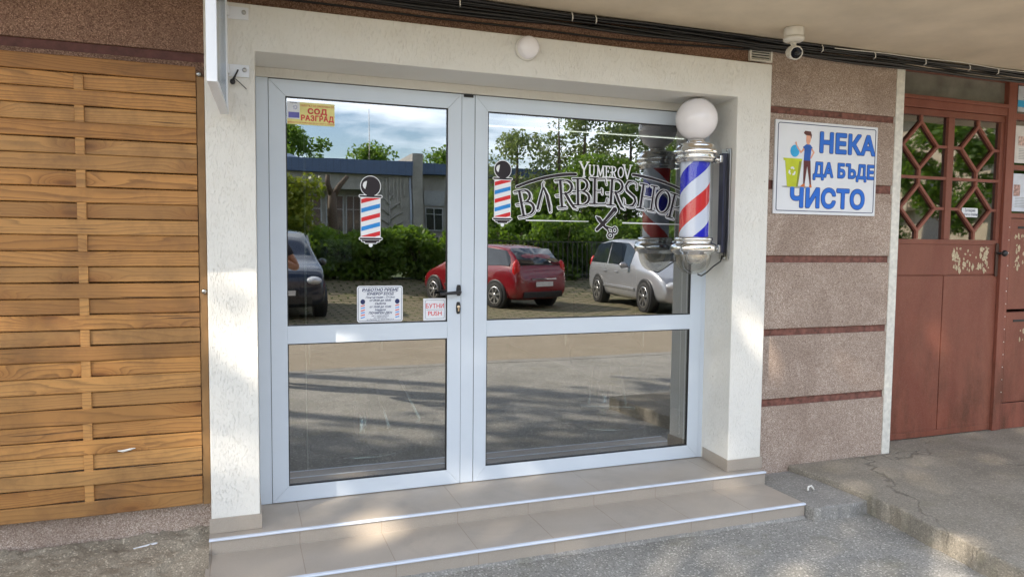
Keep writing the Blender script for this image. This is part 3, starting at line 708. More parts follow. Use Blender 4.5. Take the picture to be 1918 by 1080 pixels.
zf = lambda x: 1.777-.19*(x-1.86)**2-.42*max(0, abs(x-1.86)-.12)**3
band_l = archband(1.324, 1.688, lambda x: 1.768-.55*(x-1.72)**2-.02, .0070, .0085); band_r = archband(2.066, 2.40, lambda x: 1.765-.43*(x-2.03)**2-.004-.05*(x-2.06), .0075, .0075)
lines = [(1.384, 1.476, .0022, 1.775, 1.477, .0008), (2.003, 1.473, .0028, 2.40, 1.470, .001)]
comb = poly_strokes([(1.948, 1.548), (1.893, 1.487), (1.832, 1.430)], [.016, .013, .009])
sc_ = poly_strokes([(1.826, 1.506), (1.845, 1.492), (1.880, 1.452), (1.905, 1.430)], [.003, .012, .008, .005])
sc_ += arc(1.950, 1.428, .015, .018, 0, 360, 14, lambda t: .0045)+arc(1.921, 1.397, .017, .015, 0, 360, 14, lambda t: .0045)
sc_ += [(1.893, 1.447, .005, 1.937, 1.436, .004), (1.900, 1.438, .005, 1.914, 1.412, .004)]
wl = big+comb+sc_
sh = [(a[0]+.0050, a[1]-.0060, a[2], a[3]+.0050, a[4]-.0060, a[5]) for a in big]
yb = .0120-.0115
def W(st, thr, dy, name, mat, res=.0016): return sdf_obj(st, thr, dy, name, mat, lg, res, (OX, OZ))
big = [(a[0], a[1]+.004, a[2], a[3], a[4]+.004, a[5]) for a in big]; sh = [(a[0]+.0050, a[1]-.0060, a[2], a[3]+.0050, a[4]-.0060, a[5]) for a in big]; wl = big+comb+sc_
W(sh, .0062, 0, 'letter_shadow_outline', MT['decalwhite'])
W([(a[0]+.0045, a[1]-.0055, a[2], a[3]+.0045, a[4]-.0055, a[5]) for a in big], .0022, -.0004, 'letter_inline', MT['decalblack'])
W(wl, .0042, -.0008, 'letter_outline', MT['decalwhite'])
W(wl, .0002, -.0012, 'letter_face', MT['decalblack'])
small = [(a[0], a[1], a[2]*.55, a[3], a[4], a[5]*.55) for a in small]
W(small, .0022, -.0004, 'name_outline', MT['decalwhite'], .0011)
for bands in (band_l, band_r): W(bands, .0026, -.0004, 'arch_outline', MT['decalwhite']); W(bands, .0002, -.0008, 'arch_face', MT['decalblack'])
for ln_ in lines: W([ln_], .0012, -.0004, 'rule_line', MT['decalwhite'], .001)
teeth = []
for k in range(9):
    t = k/9; x = 1.938-.055*t; z = 1.552-.058*t-.001; teeth.append((x-.003, z-.004, .0007, x-.010, z+.007-.012, .0007))
W([(1.941-.050*k/9, 1.530-.052*k/9+.004, .0006, 1.953-.050*k/9, 1.541-.052*k/9-.006+.003, .0006) for k in range(10)], 0, -.0016, 'comb_teeth', MT['decalwhite'], .0007)

def pole_decal(cx, zt, zb, w, label, parent=None, s=1, y=.0115, name='barber_pole_decal'):
    """printed barber pole sticker: ball, rims, striped column, finial"""
    p = parent or empty(name, (cx, y, (zt+zb)/2), label, 'window decal')
    ox, oz = (cx, (zt+zb)/2); H = zt-zb; u = H/.36
    r = w*.475; bz = zt-r-.002*u
    ztop = bz-r*.95; zlow = zb+.043*u; hw = w*.455
    def D(st, thr, dy, nm, mt, res=.0012, holes=None): return sdf_obj(st, thr, dy, nm, mt, p, res, (ox, oz), holes)
    def rect(xa, xb, za, zb_, rr):
        n = max(2, int((zb_-za)/(rr*.8))+1)
        return [(xa+rr, za+rr+(zb_-za-2*rr)*k/(n-1), rr, xb-rr, za+rr+(zb_-za-2*rr)*k/(n-1), rr) for k in range(n)]
    top_ = [(cx, bz, r, cx, bz+1e-5, r), (cx-w*.5, ztop-.004*u, .0050*u, cx+w*.5, ztop-.004*u, .0050*u)]
    bot_ = [(cx-w*.5, zlow, .0050*u, cx+w*.5, zlow, .0050*u), (cx-w*.42+.004*u, zlow-.010*u, .0055*u, cx+w*.42-.004*u, zlow-.010*u, .0055*u), (cx-w*.24, zlow-.018*u, .0055*u, cx+w*.24, zlow-.018*u, .0055*u)]
    out = top_+bot_+arc(cx, zb+.010*u, .0050*u, .0050*u, 0, 360, 10, lambda t: .0022*u)
    col_ = rect(cx-hw, cx+hw, zlow, ztop, .006*u)
    D(out+col_, .0030*u, 0, 'outline', MT['decalwhite'])
    D(top_, -.0006*u, -.0004, 'ball_and_rim', MT['decalblack']); D(bot_, -.0006*u, -.0004, 'lower_cup', MT['decalblack'])
    D([(cx-w*.40, zlow-.0060*u, .0009*u, cx+w*.40, zlow-.0060*u, .0009*u)], 0, -.0008, 'cup_line', MT['decalwhite'])
    # stripes clipped to the column
    k0 = .0465*u
    def stripes(ph, hgt):
        def f(X, Z):
            q = (Z-(X-cx)*.28-zlow-ph) % (2*k0); d = np.abs(q-hgt/2)-hgt/2
            return np.maximum(np.maximum(np.abs(X-cx)-hw, d), np.maximum(zlow+.010*u-Z, Z-(ztop-.012*u)))
        return f
    D(col_, .002*u, -.0006, 'red_stripes', MT['decalred'], .0011*max(1, u), stripes(.004*u, .022*u))
    D(col_, .002*u, -.0007, 'blue_stripes', MT['decalblue'], .0011*max(1, u), stripes(.004*u+k0, .022*u))
    D(arc(cx, bz, r*.62, r*.62, 130, 205, 8, lambda t: .002*u+.007*u*math.sin(math.pi*t)), 0, -.0009, 'highlight', MT['decalwhite'])
    return p
pole_decal(1.240, 1.806, 1.437, .103, 'barber pole decal on the right door glass beside the lettering')
pole_decal(.5045, 1.690, 1.318, .108, 'barber pole decal alone on the left door glass above the hours plate')

def rrect(x0, x1, z0, z1, r, n=5):
    P = []
    for cx, cz, a in ((x1-r, z1-r, 0), (x0+r, z1-r, 90), (x0+r, z0+r, 180), (x1-r, z0+r, 270)):
        P += [(cx+r*math.cos(R(a+90*k/n)), cz+r*math.sin(R(a+90*k/n))) for k in range(n+1)]
    return P
def framed(mb, x0, x1, z0, z1, r, t, y0, y1):
    a = rrect(x0, x1, z0, z1, r); b = rrect(x0+t, x1-t, z0+t, z1-t, max(.0005, r-t)); n = len(a)
    v = [(p[0], y0, p[1]) for p in a]+[(p[0], y0, p[1]) for p in b]+[(p[0], y1, p[1]) for p in a]+[(p[0], y1, p[1]) for p in b]
    f = []
    for i in range(n):
        j = (i+1) % n; f += [(i, j, n+j, n+i), (2*n+i, 3*n+i, 3*n+j, 2*n+j), (i, 2*n+i, 2*n+j, j), (n+i, n+j, 3*n+j, 3*n+i)]
    mb.add(v, f)
# hours plate
hp = empty('opening_hours_plate', (.5535, .0115, 1.018), 'white plate with opening hours and two tiny barber poles on the left door glass', 'sign')
m = MB(); m.prism(rrect(.432, .675, .921, 1.114, .014), -.0005+.0115, .0115+.0006); wch(m, 'plate', MT['signwhite'], hp)
m = MB(); framed(m, .4375, .6695, .9265, 1.1085, .011, .0018, .0103, .0108); wch(m, 'border_line', MT['navy'], hp)
def T(par, s, size, x, z, mat, name='lettering', xs=1, off=0, y=.0102, sh=0, sp=1):
    l = par.location; return text_mesh(s, size, x-l[0], z-l[2], y-l[1], name, mat, par, xs, off, shear=sh, sp=sp)
cx = .5535
T(hp, 'РАБОТНО ВРЕМЕ', .0218, cx, 1.0915, MT['navy'], off=.0006, xs=1.04, sh=.25)
T(hp, 'ЮМЕРОВ ЕООД', .0175, cx, 1.0705, MT['navy'], off=.0005, xs=1.04, sh=.25)
T(hp, 'Понеделник - Петък', .0150, cx, 1.0525, MT['navy'], off=.0002, xs=1.05, sh=.25)
T(hp, 'от 09:00 до 18:00', .0155, cx, 1.0360, MT['navy'], off=.0003, xs=.98, sh=.25)
T(hp, 'Събота', .0150, cx, 1.0190, MT['navy'], off=.0003, xs=1.1, sh=.25)
T(hp, 'от 10:00 до 15:00', .0155, cx, 1.0020, MT['navy'], off=.0003, xs=.98, sh=.25)
T(hp, 'Неделя', .0150, cx, .9855, MT['navy'], off=.0003, xs=1.05, sh=.25)
T(hp, 'ПОЧИВЕН ДЕН', .0165, cx, .9690, MT['navy'], off=.0004, xs=1.02, sh=.25)
T(hp, 'инст. юмер барбер', .0095, cx, .9545, MT['navy'], xs=1.05, sh=.25)
T(hp, 'тел. 0899 250 251', .0095, cx, .9445, MT['navy'], xs=1.0, sh=.25)
T(hp, 'гр. Разград, ул. Бели Лом 37 А', .0095, cx, .9345, MT['navy'], xs=1.05, sh=.25)
m = MB(); m.box(.463, .644, .0103, .0108, 1.0805, 1.0815); wch(m, 'underline', MT['navy'], hp)
for px in (.462, .645):
    st = []
    m = MB(); m.prism([(px+.0125*math.cos(R(a)), 1.030+.0135*math.sin(R(a))) for a in range(0, 360, 24)], .0101, .0108); wch(m, 'ball', MT['navy'], hp)
    for k in range(6):
        z = 1.008-k*.0125; m = MB(); m.prism([(px-.0105, z-.0035), (px+.0105, z+.0015), (px+.0105, z+.0065), (px-.0105, z+.0015)], .0101, .0108)
        wch(m, 'stripe', MT['decalred'] if k % 2 == 0 else MT['decalblue'], hp)
# push sticker
ps = empty('push_sticker', (.851, .0115, .981), 'square white sticker with red push text under the door handle', 'sticker')
m = MB(); m.prism(rrect(.788, .914, .921, 1.042, .003), .0110, .0121); wch(m, 'sheet', MT['signwhite'], ps)
m = MB(); framed(m, .7985, .9065, .9305, 1.0335, .010, .0012, .0102, .0107); wch(m, 'border_line', MT['navy'], ps)
T(ps, 'БУТНИ', .034, .8525, .9985, MT['decalred'], off=.0002, xs=.92); T(ps, 'PUSH', .034, .8525, .958, MT['decalred'], off=.0002, xs=.98)
m = MB(); m.box(.806, .899, .0103, .0108, .9785, .9797); wch(m, 'divider_line', MT['navy'], ps)
# yellow security sticker
ys = empty('security_sticker', (.205, .0115, 1.989), 'yellow and white security company sticker in the top corner of the left door glass', 'sticker')
m = MB(); m.box(.088, .3215, .0110, .0121, 1.9325, 2.0445); wch(m, 'sheet', MT['yellow'], ys)
m = MB(); m.box(.088, .1495, .0104, .0109, 1.959, 2.0445); wch(m, 'white_field', MT['signwhite'], ys)
m = MB(); m.box(.0945, .1475, .0098, .0103, 1.9645, 1.9925); wch(m, 'violet_field', MT['purple'], ys)
for s_, x_, z_, xs_, of_ in (('СОД', .2360, 2.0000, 1.12, .0019), ('РАЗГРАД', .2360, 1.9655, .92, .0015)):
    D, gx, gz_2 = text_sdf(s_, .036, x_, z_, xs_, 1.1); l = ys.location; contour(D-of_, gx, gz_2, .0102-l[1], 'lettering', MT['orange'], ys, (l[0], l[2]))
T(ys, 'ОБЕКТЪТ СЕ ОХРАНЯВА ОТ', .0120, .2360, 2.0275, MT['orange'], y=.0100, xs=1.0); T(ys, 'ДЕЙНОСТТА СЕ ИЗВЪРШВА ПО ДОГОВОР ЗА ОХРАНА', .0085, .2045, 1.9415, MT['orange'], y=.0100, xs=1.0)
T(ys, 'охрана', .0105, .1200, 2.0395, MT['navy'], y=.0100)
m = MB()
for k in range(8):
    a = R(45*k); m.prism([(.128+.006*math.cos(a+.3), 2.017+.006*math.sin(a+.3)), (.128+.0135*math.cos(a), 2.017+.0135*math.sin(a)), (.128+.006*math.cos(a-.3), 2.017+.006*math.sin(a-.3))], .0098, .0103)
wch(m, 'emblem', MT['purple'], ys)

# ------------------------------------------------------------------ CLEANLINESS SIGN ON THE BROWN WALL
sg = empty('keep_clean_sign', (3.32, -.205, 1.826), 'white sign with blue Cyrillic words and a man dropping a bag into a green bin', 'sign')
m = MB(); m.box(2.914, 3.727, -.2165, -.2045, 1.542, 2.111); wch(m, 'panel', MT['signwhite'], sg, bevel=.002)
m = MB(); framed(m, 2.932, 3.711, 1.560, 2.096, .014, .0042, -.2185, -.2170); wch(m, 'border_line', MT['navy'], sg)
def TS(s, size, x, z, xs, off): # navy outline behind, blue face in front
    D, gx, gz_2 = text_sdf(s, size, x, z, xs, 1.04); l = sg.location
    contour(D-off-.0030, gx, gz_2, -.2180-l[1], 'word_outline', MT['navy'], sg, (l[0], l[2])); contour(D-off, gx, gz_2, -.2190-l[1], 'word', MT['blue'], sg, (l[0], l[2]))
TS('НЕКА', .160, 3.4765, 1.981, 1.04, .0065); TS('ДА БЪДЕ', .116, 3.458, 1.815, .90, .0042); TS('ЧИСТО', .156, 3.335, 1.636, 1.06, .0065)
def SP(pts, name, mat, y=-.2188): m = MB(); m.prism(pts, y, -.2171); return wch(m, name, mat, sg)
def SE(cx, cz, rx, rz, name, mat, y=-.2188): return SP([(cx+rx*math.cos(R(a)), cz+rz*math.sin(R(a))) for a in range(0, 360, 20)], name, mat, y)
skin = plain('printed_skin', (.72, .36, .24), .5); hairm = plain('printed_hair', (.10, .025, .02), .5); lime = plain('printed_lime', (.50, .56, .02), .5); limed = plain('printed_olive', (.24, .27, .02), .5)
tee = plain('printed_tshirt', (.015, .10, .42), .5); trou = plain('printed_trousers', (.11, .018, .02), .5); gr = plain('printed_grey', (.30, .31, .33), .5); skyb = plain('printed_sky_blue', (.03, .38, .72), .5)
SE(3.085, 1.7085, .115, .007, 'printed_ground', gr)
SP([(2.992, 1.868), (3.118, 1.868), (3.092, 1.709), (3.012, 1.709)], 'printed_bin', lime, -.2192); SP([(3.098, 1.866), (3.118, 1.866), (3.093, 1.711), (3.080, 1.709)], 'printed_bin_side', limed, -.2196)
SP([(2.978, 1.882), (3.122, 1.882), (3.120, 1.868), (2.982, 1.868)], 'printed_bin_lid', lime, -.2194)
for a in (90, 210, 330): # recycling arrows
    c_, s_ = math.cos(R(a)), math.sin(R(a)); cx_, cz_ = 3.046, 1.803
    pts = []
    for q, rr in ((-48, .026), (-10, .030), (30, .026), (30, .016), (-10, .017), (-48, .015)): pts.append((cx_+rr*math.cos(R(a+q)), cz_+rr*math.sin(R(a+q))))
    SP(pts, 'recycling_arrow', MT['signwhite'], -.2200)
SE(3.064, 1.928, .034, .037, 'printed_bag', skyb, -.2192)
SP([(3.125, 1.955), (3.150, 1.972), (3.180, 1.972), (3.200, 1.952), (3.188, 1.935), (3.184, 1.872), (3.134, 1.872), (3.138, 1.93)], 'printed_tshirt', tee, -.2190)
SP([(3.150, 2.03), (3.185, 2.03), (3.182, 1.995), (3.172, 1.972), (3.156, 1.972), (3.148, 1.995)], 'printed_face', skin, -.2192)
SP([(3.128, 2.040), (3.138, 2.054), (3.180, 2.052), (3.190, 2.03), (3.186, 2.008), (3.178, 2.026), (3.146, 2.028)], 'printed_hair', hairm, -.2196)
SP([(3.128, 1.950), (3.112, 1.928), (3.082, 1.955), (3.072, 1.985), (3.064, 1.978), (3.078, 1.948), (3.110, 1.915), (3.138, 1.940)], 'printed_arm', skin, -.2194)
SP([(3.196, 1.950), (3.216, 1.925), (3.190, 1.885), (3.184, 1.890), (3.204, 1.925), (3.188, 1.945)], 'printed_arm', skin, -.2194)
SP([(3.134, 1.873), (3.186, 1.873), (3.196, 1.727), (3.187, 1.727), (3.162, 1.845), (3.146, 1.730), (3.136, 1.730)], 'printed_trousers', trou, -.2192)
shoe = plain('printed_shoe', (.55, .14, .03), .5)
SP([(3.110, 1.712), (3.148, 1.712), (3.147, 1.730), (3.135, 1.730)], 'printed_shoe', shoe, -.2194); SP([(3.182, 1.709), (3.202, 1.709), (3.198, 1.727), (3.186, 1.727)], 'printed_shoe', shoe, -.2194)

# ------------------------------------------------------------------ LAMP, VENT, CAMERA, CABLES
wlp = empty('wall_lamp', (1.246, -.3045, 2.340), 'round white wall lamp on the stucco lintel above the doors', 'lamp')
m = MB(); m.lathe([(0, 0), (.058, 0), (.060, -.006), (.060, -.022), (.055, -.024)], (0, 0, 0), 'y', 40); m.build('lamp_base', MT['whitepl'], wlp)
m = MB(); m.lathe([(.0555, -.022), (.0565, -.034), (.054, -.052), (.046, -.064), (.03, -.071), (.012, -.073), (0, -.0735)], (0, 0, 0), 'y', 40); m.build('diffuser', MT['globe'], wlp)
vn = empty('vent_grille', (2.79, -.205, 2.497), 'cream louvred vent grille above the right end of the lintel', 'vent')
m = MB(); fw, fh = .082, .056
m.box(-fw, -fw+.012, -.014, .003, -fh, fh); m.box(fw-.012, fw, -.014, .003, -fh, fh); m.box(-fw+.012, fw-.012, -.014, .003, fh-.010, fh); m.box(-fw+.012, fw-.012, -.014, .003, -fh, -fh+.010); m.build('frame', MT['whitepl'], vn, bevel=.001)
m = MB()
for k in range(6): z = -fh+.018+k*.0148; m.prism([(-.012, z-.004), (-.010, z-.0055), (0, z+.004), (-.002, z+.006)], -fw+.012, fw-.012, 'x')
m.build('louvres', MT['whitepl'], vn)
m = MB(); m.box(-fw+.012, fw-.012, .0005, .002, -fh+.01, fh-.01); m.build('backing', MT['gasket'], vn)

sc = empty('security_camera', (2.815, -.46, 2.575), 'white dome-based security camera hanging from the soffit above the sign', 'camera')
m = MB(); m.lathe([(0, 0), (.052, 0), (.054, -.004), (.054, -.045), (.050, -.050)], n=36); m.lathe([(.050, -.050), (.058, -.052), (.058, -.066), (.050, -.074), (.02, -.080), (0, -.081)], n=36); m.build('mounting_base', MT['whitepl'], sc)
m = MB(); m.tube([(0, 0, -.079), (0, 0, -.098), (.0, -.004, -.112)], [.018, .013, .016], 14); m.sphere((0, -.002, -.108), .019, 16, 10); m.build('swivel_neck', MT['whitepl'], sc)
d = Vector((-.30, -.85, -.28)).normalized(); c0 = Vector((0, 0, -.135))
def along(prof, name, mat, parent, c0, d, n=28):
    mb = MB(); q = d.to_track_quat('Z', 'Y').to_matrix()
    mb.lathe(prof, n=n); mb.v = [tuple(c0+q @ Vector(v)) for v in mb.v]; return mb.build(name, mat, parent)
bd = along([(0, -.052), (.018, -.050), (.030, -.040), (.036, -.020), (.038, .02), (.038, .044), (.036, .050), (.033, .052), (.0305, .046)], 'camera_body', MT['whitepl'], sc, c0, d)
along([(0, .044), (.0305, .044), (.0308, .048), (.0308, .040)], 'lens_window', plain('camera_face', (.012, .014, .022), .12), sc, c0, d)
along([(0, .056), (.007, .054), (.011, .048), (.012, .043)], 'lens', MT['black'], sc, c0, d)

cb = empty('cable_bundle', (2, -.22, 2.54), 'thick bundle of black cables clipped under the soffit along the wall top', 'cables')
rc = random.Random(5)
for k in range(9):
    z0_ = 2.566-(k % 4)*.018; y0_ = -.222-(k//4)*.016
    m = MB(); pts = []
    for i in range(90):
        x = -3+i*.12; s = rc.uniform(0, .002)
        base = z0_+.006*math.sin(x*2.1+k)+.004*math.sin(x*5+k*2)
        dip = 0 if x > 1 else -.012*(1-x)*.55
        if x > 2.7: base -= .004
        pts.append((x-2, y0_+.22+.004*math.sin(x*3+k*1.7), min(2.567, base+dip)-2.54))
    m.tube(pts, [.0085, .007, .006, .0095][k % 4], 7); m.build('cable', MT['black'], cb)
for x in (.90, 1.52, 1.66, 3.2, 3.62, 4.05, 4.45, 4.72):
    m = MB(); m.tube([(x-2, -.045, .030), (x-1.997, -.052, .012), (x-1.995, -.050, -.006), (x-1.99, -.03, -.012)], .0035, 6); m.build('cable_clip', MT['whitepl'], cb)
m = MB()
m.tube([(x-2, -.048+.002*math.sin(x*4), .026+.004*math.sin(x*3.3)+.003*math.sin(x*9)) for x in np.arange(3.3, 8, .12)], .0028, 6); m.build('thin_white_cable', MT['whitepl'], cb)
cs_ = empty('sagging_cable', (1.2, -.215, 2.47), 'single thin black cable sagging below the bundle above the lintel', 'cable')
m = MB(); pts = []
for i in range(60):
    x = -1.5+i*.075; z = 2.470+.002*math.sin(x*6)
    if x > 1.6: z += (x-1.6)**2*.028
    if x < .4: z += 0.004*(.4-x)
    pts.append((x-1.2, 0, min(z, 2.53)-2.47))
m.tube(pts, .0055, 7); m.build('cable', MT['black'], cs_)

# ------------------------------------------------------------------ BARBER POLE
PX, PY = 2.360, -.198
bp = empty('barber_pole', (PX, PY, 1.18), 'revolving barber pole with white globe and chrome caps on the right jamb', 'barber pole')
def L(prof, name, mat, parent=bp, n=48, **k): m = MB(); m.lathe([(r, z-1.18) for r, z in prof], n=n, **k); return m.build(name, mat, parent)
gz = 2.074; gr_ = .121
pr_ = [(gr_*math.sin(math.pi*i/24), gz+gr_*math.cos(math.pi*i/24)) for i in range(24)]+[(.02, gz-gr_)]
L(pr_, 'globe', MT['globe'])
L([(.045, 1.930), (.045, 1.955), (.050, 1.958), (.055, 1.946), (.056, 1.932)], 'neck', MT['chrome'])
L([(0.0000, 1.9345), (0.0791, 1.9345), (0.1004, 1.9314), (0.1079, 1.9254), (0.1097, 1.9170), (0.1097, 1.8995), (0.1144, 1.8965), (0.1265, 1.8950), (0.1293, 1.8904), (0.1293, 1.8737), (0.1256, 1.8691), (0.1135, 1.8668), (0.1116, 1.8585), (0.1181, 1.8554), (0.1190, 1.8448), (0.1135, 1.8418), (0.1088, 1.8349), (0.1088, 1.8235), (0.1004, 1.8220)], 'top_cap', MT['chrome'])
L([(0.1030, 1.824), (0.1030, 1.385)], 'glass_tube', mat_glass('clear_tube', .03, (.96, .97, .98), 0, .22))
def mat_spiral():
    m = N('barber_stripes'); v = m.co(); s = m.n('SeparateXYZ'); m.l(v, s.inputs[0])
    a = m.math('ARCTAN2', s.outputs[1], s.outputs[0]); a = m.math('DIVIDE', a, 2*math.pi)
    u = m.math('FRACT', m.math('ADD', m.math('SUBTRACT', m.math('DIVIDE', s.outputs[2], .435), a), SPH))
    c = m.ramp(u, [(0, (.62, .66, .78)), (.25, (.006, .006, .50)), (.5, (.62, .66, .78)), (.75, (.62, .015, .02))], 'CONSTANT')
    m.base(c, .25, 0, .5); return m.m
SPH = .654
L([(0.0850, 1.830), (0.0850, 1.38)], 'striped_cylinder', mat_spiral())
L([(0.0995, 1.392), (0.1097, 1.388), (0.1116, 1.374), (0.1060, 1.370), (0.1060, 1.362), (0.1135, 1.358), (0.1265, 1.350), (0.1321, 1.340), (0.1321, 1.316), (0.1265, 1.306), (0.1135, 1.300), (0.1097, 1.292), (0.1042, 1.288)], 'bottom_cap', MT['chrome'])
L([(0.1051, 1.300), (0.1042, 1.275), (0.0967, 1.240), (0.0809, 1.208), (0.0558, 1.186), (0.0279, 1.176), (0, 1.174)], 'bowl', mat_glass('smoked_clear_bowl', .22, (.8, .78, .72), 0, .5))
L([(0, 1.232), (0.0279, 1.234), (0.0521, 1.246), (0.0651, 1.268), (0.0688, 1.300)], 'inner_bowl', MT['chrome'])
def wb(m, name, mat, **k): m.v = [(a-PX, b-PY, c-1.18) for a, b, c in m.v]; return m.build(name, mat, bp, **k)
m = MB(); m.box(2.556, 2.5665, -.262, -.175, 1.262, 1.912); wb(m, 'mounting_plate', MT['steel'], bevel=.002)
m = MB(); m.box(2.530, 2.5559, -.235, -.192, 1.30, 1.885); wb(m, 'bracket_channel', plain('dark_channel', (.02, .022, .05), .3), bevel=.003)
for z in (1.852, 1.325):
    m = MB(); m.tube([(PX+.125, PY, z), (PX+.17, PY, z-.006), (2.55, PY, z-.002)], [.014, .011, .013], 12); m.box(2.512, 2.552, PY-.03, PY+.03, z-.022, z+.022); wb(m, 'bracket_arm', MT['chrome'], bevel=.003)
m = MB(); m.tube([(2.375, PY-.03, 1.174), (2.40, PY-.03, 1.165), (2.44, PY-.028, 1.185), (2.49, PY-.02, 1.22), (2.54, PY-.02, 1.25), (2.553, PY-.015, 1.285)], .0045, 8); wb(m, 'power_cord', MT['black'])
m = MB(); m.tube([(2.548, PY-.035, 1.86), (2.545, PY-.037, 1.6), (2.549, PY-.035, 1.28)], .0035, 6); wb(m, 'wall_wire', MT['black'])
for z in (1.905, 1.268):
    m = MB(); m.sphere((2.556, -.225, z), .010, 10, 6, (.6, 1, 1)); wb(m, 'screw', MT['steel'])

# ------------------------------------------------------------------ PROJECTING SIGN, UPPER LEFT
pj = empty('projecting_sign', (-.2, -.345, 2.2), 'white lightbox sign fixed edge-on to the top of the left pier', 'sign')
m = MB(); m.box(-.2330, -.2130, -1.02, -.36, 1.925, 2.52); wch(m, 'panel', mat_glass('translucent_acrylic', .12, (.72, .75, .78), 0, .3, .2), pj)
m = MB(); m.box(-.241, -.205, -1.045, -1.02, 1.905, 2.54); m.box(-.240, -.206, -.3595, -.335, 1.905, 2.54); m.box(-.240, -.206, -1.02, -.36, 1.9055, 1.9245); m.box(-.240, -.206, -1.02, -.36, 2.521, 2.54)
wch(m, 'frame', MT['signwhite'], pj, bevel=.002)
for z in (2.105, 2.358):
    m = MB(); m.box(-.2055, -.118, -.3105, -.3050, z-.027, z+.027); m.box(-.206, -.200, -.345, -.3107, z-.02, z+.02); wch(m, 'wall_plate', MT['signwhite'], pj, bevel=.001)
    m = MB(); m.lathe([(0, -.322), (.007, -.321), (.010, -.317), (.010, -.311)], (-.138, 0, z+.004), 'y', 10); wch(m, 'bolt', MT['steel'], pj)
pj.location.x = -.176; pj.rotation_euler.z = -.042
tw = MB(); tw.tube([(-.140, -.314, 2.108), (-.150, -.322, 2.085), (-.163, -.326, 2.062)], .004, 6); tw.tube([(-.163, -.318, 2.052), (-.163, -.334, 2.052)], .012, 10); tw.tube([(-.158, -.325, 2.06), (-.150, -.320, 2.083), (-.146, -.316, 2.095)], .003, 6); tw.tube([(-.152, -.322, 2.066), (-.130, -.320, 2.048), (-.105, -.312, 2.026)], .0018, 5)
tag(tw.build('wire_stub', MT['black']), 'stub of black wire poking from the pier beside the projecting sign', 'wire')

# ------------------------------------------------------------------ RED STEEL DOOR
rd = empty('red_steel_door', (4.6, 0, -.04), 'red painted steel entrance door with diamond patterned glazing', 'door')
def wr(m, name, mat, **k): return wch(m, name, mat, rd, **k)
m = MB(); m.box(3.969, 4.01, -.02, .06, -.038, 2.574); m.box(5.190, 5.255, -.02, .06, -.038, 2.574); m.box(4.01, 5.19, -.02, .06, 2.562, 2.574); m.box(4.01, 5.19, -.012, .06, 2.318, 2.392); m.box(4.01, 5.19, -.03, -.0125, 2.372, 2.398)
wr(m, 'door_frame', MT['redfr'], bevel=.003)
m = MB(); m.box(4.01, 5.19, .018, .024, 2.392, 2.562); wr(m, 'transom_glass', plain('dusty_frosted_transom', (.20, .195, .165), .12, 0, .8, var=.35, sc=4))
m = MB()
m.box(4.014, 5.186, 0, .045, 2.270, 2.316); m.box(4.014, 4.056, 0, .045, 1.402, 2.2695); m.box(5.148, 5.186, 0, .045, 1.402, 2.2695); m.box(4.616, 4.676, -.002, .045, 1.402, 2.2695)
m.box(4.014, 5.186, .0, .045, 1.366, 1.4015)
leaf = wr(m, 'door_leaf', MT['red'], bevel=.003)
m = MB(); m.box(4.014, 5.186, .004, .045, 1.148, 1.3655); wr(m, 'lock_panel', MT['red'], bevel=.002)
m = MB(); m.box(4.014, 4.634, .003, .045, .012, 1.138); m.box(4.641, 5.186, .002, .045, .012, 1.138); m.box(4.634, 4.641, .014, .045, .012, 1.138); m.box(4.014, 5.186, .012, .045, 1.138, 1.148); m.box(4.014, 5.186, 0, .045, -.032, .0115); wr(m, 'kick_panel', MT['red'], bevel=.002)
for x0, x1 in ((4.057, 4.6155), (4.6765, 5.1475)):
    m = MB(); m.box(x0, x1, .022, .027, 1.402, 2.2695); wr(m, 'glass_pane', MT['glass_old'])
    g = MB(); cx_ = 4.363 if x0 < 4.5 else 4.927; hw_ = .165
    def bar(a, b, t=.010, y0=.002, y1=.0215):
        a = Vector(a); b = Vector(b); n_ = Vector((-(b-a).y, (b-a).x)).normalized()*t
        g.prism([tuple(a+n_), tuple(a-n_), tuple(b-n_), tuple(b+n_)], y0, y1)
    xa, xb = x0, x1
    for k, (zt_, zm, zb_, za2, zb2) in enumerate(((2.225, 2.06, 1.898, 2.269, 1.846), (1.79, 1.622, 1.462, 1.828, 1.403))):
        y0 = .002+k*.0004
        bar((cx_, zt_), (cx_-hw_, zm), y0=y0); bar((cx_, zt_), (cx_+hw_, zm), y0=y0+.0006); bar((cx_-hw_, zm), (cx_, zb_), y0=y0+.0012); bar((cx_+hw_, zm), (cx_, zb_), y0=y0+.0018)
        bar((cx_, zt_-.006), (cx_, za2), y0=y0+.0024); bar((cx_, zb_+.006), (cx_, zb2), y0=y0+.0024); bar((xa, zm), (cx_-hw_+.006, zm), y0=y0+.003); bar((cx_+hw_-.006, zm), (xb, zm), y0=y0+.003)
    bar((xa, 1.837), (xb, 1.837), .010, .001)
    wr(g, 'diamond_grille', MT['redfr'])
m = MB(); m.prism(rrect(5.150, 5.178, 1.130, 1.380, .013), -.008, -.0005); wr(m, 'lock_plate', plain('rusty_plate', (.075, .04, .03), .5, .4), bevel=.001)
m = MB(); m.tube([(5.164, -.006, 1.305), (5.164, -.045, 1.305)], .008, 8); m.sphere((5.168, -.062, 1.305), .024, 14, 8, (1, .8, 1)); wr(m, 'knob', MT['black'])
m = MB(); m.prism(rrect(4.811, 4.973, 1.568, 1.635, .008), .0190, .0215); wr(m, 'glass_notice', MT['signwhite'])
rl = rd.location
text_mesh('Затваряй\nвратата плавно', .030, 4.892-rl[0], 1.602-rl[2], .0183, 'notice_lettering', MT['navy'], rd, .8)
